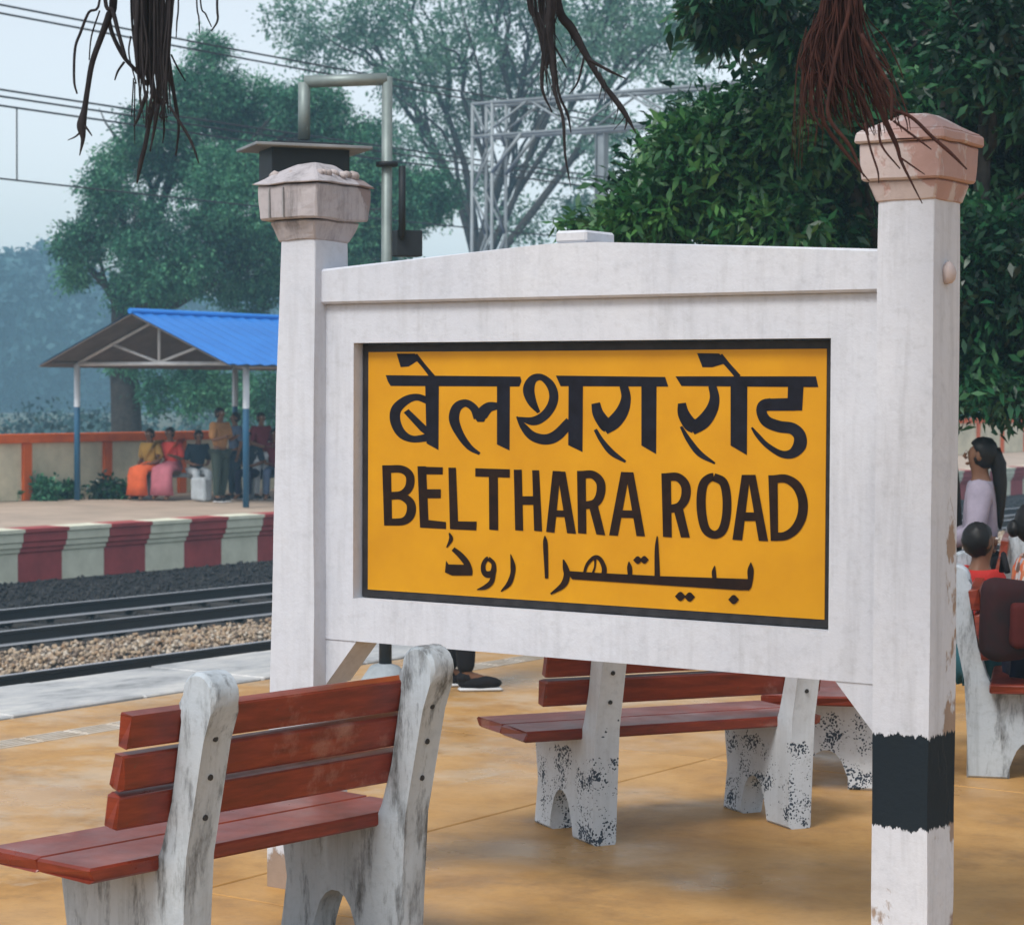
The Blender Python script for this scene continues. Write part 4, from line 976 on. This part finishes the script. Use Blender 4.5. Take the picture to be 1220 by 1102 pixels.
# ================================================================== PEOPLE
def skin_mesh(name, joints, edges, mat, parent, sub=2, root='pelvis'):
    names = list(joints); idx = {n: i for i, n in enumerate(names)}
    me = bpy.data.meshes.new('skel'); me.from_pydata([joints[n][0] for n in names], [(idx[a], idx[b_]) for a, b_ in edges], [])
    o = bpy.data.objects.new('skel', me); COL.objects.link(o)
    md = o.modifiers.new('skin', 'SKIN'); md.use_smooth_shade = True
    for n in names:
        sv = me.skin_vertices[0].data[idx[n]]; r = joints[n][1]; r = r if hasattr(r, '__len__') else (r, r); sv.radius = r; sv.use_root = (n == root)
    s = o.modifiers.new('sub', 'SUBSURF'); s.levels = sub; s.render_levels = sub
    dg = bpy.context.evaluated_depsgraph_get(); ev = o.evaluated_get(dg)
    m2 = bpy.data.meshes.new_from_object(ev); bpy.data.objects.remove(o); bpy.data.meshes.remove(me)
    m2.name = name; m2.materials.clear(); m2.materials.append(mat)
    m2.polygons.foreach_set('use_smooth', [True] * len(m2.polygons))
    return m2
def person(label, loc, yaw, pose='stand', shirt=None, lower=None, hair='short', scale=1.0, sleeve='short', arms='down', skirt=False, scarf=None, head_yaw=0.0, group=None, shoes=None, lean=0.0):
    t = thing('person', label, 'person', loc, yaw, group, local=True); t.scale = (scale, scale, scale)
    J = {}
    sit = pose == 'sit'; hz = 0.53 if sit else 0.90
    dz = hz - 0.90; ly = math.sin(lean)
    def U(x, y, z): return (x, y + (z - 0.90) * ly, z + dz)      # upper body
    J['pelvis'] = (U(0, 0, 0.92), (0.125, 0.10)); J['spine'] = (U(0, 0.0, 1.08), (0.115, 0.09)); J['chest'] = (U(0, 0.0, 1.27), (0.135, 0.10))
    J['neck'] = (U(0, -0.005, 1.42), 0.05); J['jaw'] = (U(0, 0.012, 1.50), 0.058); J['head'] = (U(0, 0.012, 1.575), (0.075, 0.085)); J['crown'] = (U(0, 0.0, 1.635), 0.05)
    E_ = [('pelvis', 'spine'), ('spine', 'chest'), ('chest', 'neck'), ('neck', 'jaw'), ('jaw', 'head'), ('head', 'crown')]
    for s, n in ((-1, 'l'), (1, 'r')):
        J['sho' + n] = (U(s*0.165, 0, 1.36), 0.062)
        if arms == 'down' or (arms == 'one' and s < 0): e, w, h = U(s*0.215, -0.03, 1.10), U(s*0.215, 0.04, 0.87), U(s*0.21, 0.06, 0.80)
        elif arms == 'lap': e, w, h = U(s*0.225, 0.02, 1.10), U(s*0.13, 0.24, 1.03), U(s*0.08, 0.29, 1.03)
        elif arms == 'fore': e, w, h = U(s*0.22, 0.04, 1.10), U(s*0.15, 0.26, 1.16), U(s*0.12, 0.32, 1.18)
        else: e, w, h = U(s*0.23, 0.10, 1.14), U(s*0.14, 0.26, 1.30), U(s*0.11, 0.30, 1.36)
        J['elb' + n] = (e, 0.042); J['wri' + n] = (w, 0.028); J['han' + n] = (h, (0.036, 0.018))
        if sit: hp, kn, an, to = (s*0.09, 0.0, 0.51), (s*0.115, 0.43, 0.52), (s*0.115, 0.42, 0.09), (s*0.12, 0.56, 0.035)
        else: hp, kn, an, to = (s*0.09, 0, 0.86), (s*0.10, 0.02, 0.48), (s*0.105, -0.02 + s*0.04, 0.09), (s*0.12, 0.13 + s*0.04, 0.035)
        J['hip' + n] = (hp, 0.095); J['kne' + n] = (kn, 0.06); J['ank' + n] = (an, 0.040); J['toe' + n] = (to, (0.042, 0.026))
        E_ += [('chest', 'sho' + n), ('sho' + n, 'elb' + n), ('elb' + n, 'wri' + n), ('wri' + n, 'han' + n), ('pelvis', 'hip' + n), ('hip' + n, 'kne' + n), ('kne' + n, 'ank' + n), ('ank' + n, 'toe' + n)]
    me = skin_mesh('body', J, E_, MT['skin'], t)
    bm_ = bmesh.new(); bm_.from_mesh(me); q = MB(); q.bm.free(); q.bm = bm_
    # face and fingers
    hc = np.array(J['head'][0])
    def hp_(x, y, z):
        c, s_ = math.cos(head_yaw), math.sin(head_yaw); return tuple(hc + np.array([x*c - y*s_, x*s_ + y*c, z]))
    q.tube([hp_(0, 0.072, 0.02), hp_(0, 0.088, -0.012), hp_(0, 0.072, -0.028)], [0.008, 0.013, 0.010], 6)
    for s in (-1, 1): q.ellipsoid(hp_(s*0.078, -0.005, -0.01), (0.012, 0.022, 0.032), 8, 6)
    q.ellipsoid(hp_(0, 0.068, -0.058), (0.024, 0.014, 0.010), 8, 6)
    for n, s in (('l', -1), ('r', 1)):
        h = np.array(J['han' + n][0]); w = np.array(J['wri' + n][0]); d = (h - w) / np.linalg.norm(h - w)
        sd = np.cross(d, [0, 0, 1.0]) if abs(d[2]) < 0.8 else np.cross(d, [1.0, 0, 0]); sd /= np.linalg.norm(sd); dn = np.array([0, 0.25, -0.35])
        for f, (o_, l_) in enumerate(((-0.026, 0.062), (-0.009, 0.074), (0.009, 0.070), (0.026, 0.054))):
            a0 = h + sd * o_ + d * 0.005; q.tube([tuple(a0), tuple(a0 + d * l_ * 0.55), tuple(a0 + d * l_ * 0.9 + dn * l_ * 0.35)], [0.009, 0.008, 0.006], 5)
        a0 = w + (h - w) * 0.45 - sd * 0.02 * s; q.tube([tuple(a0), tuple(a0 - sd * 0.035 * s + d * 0.02), tuple(a0 - sd * 0.042 * s + d * 0.05)], [0.011, 0.009, 0.007], 5)
    body = q.build('body', MT['skin'], t, recalc=False)
    for s in (-1, 1):
        b = MB(); b.ellipsoid(hp_(s*0.032, 0.074, 0.012), (0.014, 0.010, 0.008), 8, 6); b.build('eye', MT['eye'], body)
    # hair
    b = MB(); b.ellipsoid(hp_(0, -0.026, 0.006), (0.094, 0.094, 0.104), 14, 10)
    for v in list(b.bm.verts):
        lc_ = np.array(v.co) - hc; c, s_ = math.cos(-head_yaw), math.sin(-head_yaw); yl = lc_[0]*s_ + lc_[1]*c
        if yl > 0.030 and lc_[2] < 0.055: v.co -= Vector(hp_(0, 1, 0)) * 0.035 - Vector(tuple(hc)) * 0.035
    if hair == 'long': b.tube([hp_(0, -0.085, 0.03), hp_(0, -0.115, -0.06), hp_(0, -0.13, -0.18), hp_(0, -0.135, -0.34), hp_(0, -0.13, -0.46)], [0.045, 0.050, 0.042, 0.030, 0.010], 10)
    if hair == 'bun': b.ellipsoid(hp_(0, -0.115, -0.02), (0.045, 0.04, 0.045), 10, 8)
    bmesh.ops.subdivide_edges(b.bm, edges=b.bm.edges[:], cuts=1, use_grid_fill=True); b.jitter(0.007, 28); b.jitter(0.004, 90); b.build('hair', MT['hair'], t)
    def grow(names, d): return {n: (J[n][0], tuple(x + d for x in (J[n][1] if hasattr(J[n][1], '__len__') else (J[n][1], J[n][1])))) for n in names}
    if shirt:
        ns = ['pelvis', 'spine', 'chest', 'shol', 'shor', 'elbl', 'elbr']; es = [('pelvis', 'spine'), ('spine', 'chest')] + [('chest', 'sho' + n) for n in 'lr'] + [('sho' + n, 'elb' + n) for n in 'lr']
        if sleeve == 'long': ns += ['wril', 'wrir']; es += [('elb' + n, 'wri' + n) for n in 'lr']
        G = grow(ns, 0.026); G['chest'] = (J['chest'][0], (0.172, 0.135)); G['collar'] = (U(0, -0.004, 1.395), 0.062); es.append(('chest', 'collar'))
        mesh_obj('shirt', skin_mesh('shirt', G, es, shirt, t, root='chest'), t)
    if lower:
        if skirt:
            b = MB()
            if sit:
                ring = [(0.00, 0.60, 0.20, 0.15), (0.20, 0.585, 0.205, 0.10), (0.42, 0.56, 0.205, 0.085), (0.47, 0.45, 0.20, 0.085), (0.46, 0.28, 0.20, 0.10), (0.47, 0.09, 0.225, 0.12)]
                prev = None
                tans = [(0, 1, 0), (0, 1, 0), (0, 0.7, -0.7), (0, 0, -1), (0, 0, -1), (0, 0, -1)]
                for (yy, zz_, rx, rr), tn in zip(ring, tans):
                    tn = Vector(tn).normalized(); up_ = Vector((1, 0, 0)); sd = tn.cross(up_)
                    cur = [b.bm.verts.new(Vector((0, yy, zz_)) + up_ * rx * math.cos(2*math.pi*k/20) * (1 + 0.06 * math.sin(5 * k)) + sd * rr * math.sin(2*math.pi*k/20)) for k in range(20)]
                    if prev:
                        for k in range(20): f = b.bm.faces.new((prev[k], prev[(k+1) % 20], cur[(k+1) % 20], cur[k])); f.smooth = True
                    else: b.bm.faces.new(cur)
                    prev = cur
                b.bm.faces.new(prev[::-1])
            else:
                b.lathe((0, 0, 0), [(0.22, 0.08), (0.20, 0.40), (0.185, 0.75), (0.155, 1.0)], 20)
            b.build('skirt', lower, t)
        else:
            ns = ['pelvis'] + [a + n for a in ('hip', 'kne', 'ank') for n in 'lr']
            es = [('pelvis', 'hip' + n) for n in 'lr'] + [('hip' + n, 'kne' + n) for n in 'lr'] + [('kne' + n, 'ank' + n) for n in 'lr']
            G = grow(ns, 0.018); G['pelvis'] = (J['pelvis'][0], (0.138, 0.115))
            mesh_obj('trousers', skin_mesh('trousers', G, es, lower, t), t)
    if scarf:
        b = MB(); prev = None
        for i in range(9):                         # cloth over one shoulder, across the chest
            f = i / 8; c = np.array(U(-0.19 + 0.36 * f, 0.0, 1.40 - 0.42 * f ** 1.3)); r = 0.16
            pts = []
            for side in (1, -1):
                pts.append(b.bm.verts.new((c[0] - 0.05, c[1] + side * (0.135 + 0.01 * math.sin(i)), c[2] + 0.07))); pts.append(b.bm.verts.new((c[0] + 0.05, c[1] + side * (0.145 + 0.012 * math.cos(i)), c[2] - 0.08)))
            if prev:
                b.bm.faces.new((prev[0], prev[1], pts[1], pts[0])); b.bm.faces.new((prev[3], prev[2], pts[2], pts[3]))
                if i == 1: b.bm.faces.new((prev[0], pts[0], pts[2], prev[2]))
            else: b.bm.faces.new((pts[1], pts[0], pts[2], pts[3]))
            prev = pts
        r_ = bmesh.ops.solidify(b.bm, geom=b.bm.faces[:], thickness=0.012)
        for f in b.bm.faces: f.smooth = True
        b.build('scarf', scarf, t)
    if shoes:
        for n in 'lr':
            a_, to = np.array(J['ank' + n][0]), np.array(J['toe' + n][0])
            b = MB(); b.ellipsoid(((a_[0]+to[0])/2, (a_[1]+to[1])/2 + 0.01, 0.045), (0.050, 0.135, 0.045), 12, 8)
            for v in b.bm.verts: v.co.z = max(v.co.z, 0.012)
            b.ellipsoid((a_[0], a_[1], 0.075), (0.045, 0.055, 0.05), 10, 6)
            sh_ = b.build('shoe', shoes, t)
            b = MB(); b.box(-0.048, 0.048, -0.13, 0.135, 0.0, 0.02, 0.012); bmesh.ops.translate(b.bm, verts=b.bm.verts[:], vec=((a_[0]+to[0])/2, (a_[1]+to[1])/2 + 0.01, 0)); b.build('sole', MT['steel_white'], sh_)
    return t
C_or = cloth('orange_sari_cloth', (0.72, 0.13, 0.04)); C_gold = cloth('gold_cloth', (0.42, 0.25, 0.06)); C_coral = cloth('coral_red_cloth', (0.70, 0.08, 0.06)); C_pink = cloth('pink_cloth', (0.50, 0.16, 0.20))
C_tan = cloth('tan_orange_shirt', (0.42, 0.21, 0.08)); C_dark = cloth('dark_blue_cloth', (0.025, 0.045, 0.07)); C_blue = cloth('slate_blue_cloth', (0.10, 0.14, 0.22)); C_maroon = cloth('maroon_cloth', (0.16, 0.022, 0.035)); C_white = cloth('pale_grey_cloth', (0.50, 0.55, 0.58)); C_black = cloth('black_cloth', (0.014, 0.013, 0.016)); C_olive = cloth('dark_olive_trousers', (0.05, 0.07, 0.06))
C_lav = cloth('lavender_cloth', (0.33, 0.30, 0.38)); C_red = cloth('red_cloth', (0.42, 0.025, 0.02)); C_teal = cloth('teal_cloth', (0.03, 0.13, 0.16)); C_navy = cloth('navy_cloth', (0.018, 0.022, 0.05))
def fp(px, py): p = at_z(px, py, Z_FAR); return (p[0], p[1], Z_FAR)
tocam = TH      # yaw so that local +Y faces: forward = (-sin yaw, cos yaw)
def yaw_dir(dx): return dx
YC = math.pi + TH        # facing the camera
# seat ledges on the far platform
def ledge(px0, px1, py, lab):
    a = np.array(fp(px0, py)); c = np.array(fp(px1, py)); v = c - a; L = np.linalg.norm(v); rz_ = math.atan2(v[1], v[0])
    t = thing('stone_seat', lab, 'seat', tuple((a + c) / 2), rz_, local=True)
    b = MB(); b.box(-L/2, L/2, -0.12, 0.32, 0.39, 0.46, 0.01); b.build('seat_slab', MT['concrete'], t)
    for s in (-1, 1): b = MB(); b.box(s*L*0.42 - 0.09, s*L*0.42 + 0.09, 0.0, 0.26, 0, 0.389, 0.008); b.build('pier', MT['concrete'], t)
    return rz_
ledge(168, 250, 594.5, 'low stone seat under the women in orange on the far platform')
ledge(296, 345, 594.5, 'low stone seat right of the shelter post on the far platform')
person('woman in orange sari and gold blouse sitting at the left end of the seat', fp(182, 594.8), YC - 0.5, 'sit', C_gold, C_or, 'bun', 0.97, arms='lap', skirt=True, scarf=C_gold, lean=0.15)
person('woman in coral red sitting right beside the woman in orange', fp(206, 594.8), YC - 0.3, 'sit', C_coral, C_pink, 'bun', 0.99, arms='fore', skirt=True, scarf=C_or, lean=0.2)
person('seated figure in dark top and pale trousers left of the standing man', fp(234, 594.8), YC + 0.4, 'sit', C_dark, C_white, 'short', 0.95, arms='lap', lean=0.25)
person('standing man in tan orange shirt and dark trousers under the shelter', fp(262, 598), YC + 0.9, 'stand', C_tan, C_olive, 'short', 0.985, arms='fore', shoes=C_black)
person('standing man in slate blue shirt just left of the shelter post', fp(280, 595), YC - 1.0, 'stand', C_blue, C_dark, 'short', 0.93, arms='down', shoes=C_black)
person('person in maroon top and pale trousers right of the shelter post', fp(311, 595), YC + 0.6, 'stand', C_maroon, C_white, 'short', 0.93, arms='lap', shoes=C_black)
person('seated person in dark clothes low beside the shelter post', fp(303, 594.8), YC - 0.4, 'sit', C_dark, C_navy, 'short', 0.93, arms='lap', lean=0.3)
person('person in maroon half hidden at the left post', fp(328, 595), YC, 'sit', C_maroon, C_blue, 'short', 0.98, arms='lap')
b = MB(); c = fp(240, 597); b.box(-0.16, 0.16, -0.11, 0.11, 0, 0.42, 0.05, 3); bmesh.ops.translate(b.bm, verts=b.bm.verts[:], vec=c); b.jitter(0.02, 6); bag = b.build('sack', C_white); tag(bag, 'pale cloth sack standing on the far platform floor', 'sack')
# person standing behind the nameboard: only dark trouser leg and shoe show below it
ft = at_z(548, 820, 0)
person('person in black trousers standing behind the nameboard, only leg and shoe visible', (ft[0], ft[1], 0), TH - math.pi/2 + 0.15, 'stand', C_blue, C_black, 'short', 0.98, shoes=C_black)
# people on the benches at right
b3c = bp[:2] - ax * 0.42
sy = math.atan2(-fdir[0], fdir[1])
def seat_on(pt, f): return (pt[0] + f[0] * 0.20, pt[1] + f[1] * 0.20, -0.01)
w1 = at(1168, 640, 11.25); person('dark haired child in red with a pale collar on the bench at right', (w1[0], w1[1], 0.0), sy + 0.5, 'sit', C_red, C_teal, 'short', 0.86, arms='lap', scarf=None)
w2 = at(1234, 640, 10.75); person('seated person in floral orange top cut off by the right edge', (w2[0], w2[1], 0.0), sy + 0.2, 'sit', MT['floral'], C_navy, 'bun', 0.95, arms='lap', sleeve='long')
f5 = np.array((-0.93, -0.36)); w3 = at(1168, 600, 14.6)
person('woman in lavender top with long black hair, seen in profile at right', (w3[0], w3[1], 0.13), math.atan2(-f5[0], f5[1]) , 'sit', C_lav, C_black, 'long', 1.03, arms='lap', sleeve='long')
a5 = np.array((f5[1], -f5[0])); c5 = w3[:2] - f5 * 0.20
bench_at(c5 - a5 * 0.45, c5 + a5 * 0.45, 'bench under the woman in lavender behind the other bench at right', MT['bench_white'])
t = thing('backpack', 'dark red and black backpack hanging by the bench end at right', 'bag', tuple(at(1196, 740, 10.4)))
c = at(1200, 735, 10.4)
b = MB(); b.box(-0.12, 0.12, -0.08, 0.08, -0.19, 0.17, 0.06, 4); bmesh.ops.rotate(b.bm, verts=b.bm.verts[:], cent=(0, 0, 0), matrix=Matrix.Rotation(TH + 0.3, 3, 'Z')); bmesh.ops.translate(b.bm, verts=b.bm.verts[:], vec=tuple(c)); b.jitter(0.022, 7); b.build('bag_body', cloth('black_red_bag', (0.035, 0.008, 0.009), (0.012, 0.01, 0.012)), t, smooth_angle=60)
c2 = c + RT * 0.06 - FW * 0.08; b = MB(); b.box(-0.07, 0.07, -0.035, 0.035, -0.13, 0.07, 0.03, 3); bmesh.ops.rotate(b.bm, verts=b.bm.verts[:], cent=(0, 0, 0), matrix=Matrix.Rotation(TH + 0.3, 3, 'Z')); bmesh.ops.translate(b.bm, verts=b.bm.verts[:], vec=tuple(c2)); b.jitter(0.015, 9); b.build('front_pocket', cloth('dull_red_pocket', (0.085, 0.012, 0.010)), t, smooth_angle=60)
b = MB(); b.tube([tuple(c + np.array([0, 0, 0.2])), tuple(c + np.array([-0.03, 0.02, 0.28])), tuple(c + np.array([-0.05, 0.05, 0.2]))], 0.014, 6); b.build('strap', C_black, t)

# ================================================================== HAZE
b = MB(); b.box(-345, 345, -345, 345, Z_BED - 1.5, 24)
t = NT('haze_air'); t.n.remove(t.b); pv = t.n.new('ShaderNodeVolumePrincipled')
pv.inputs['Color'].default_value = (0.42, 0.75, 1.0, 1); pv.inputs['Density'].default_value = 0.0017; pv.inputs['Anisotropy'].default_value = 0.0
t.L(pv.outputs[0], t.out.inputs['Volume'])
hz = b.build('haze', t.m); tag(hz, 'pale bluish morning haze filling the air over the station', kind='stuff')
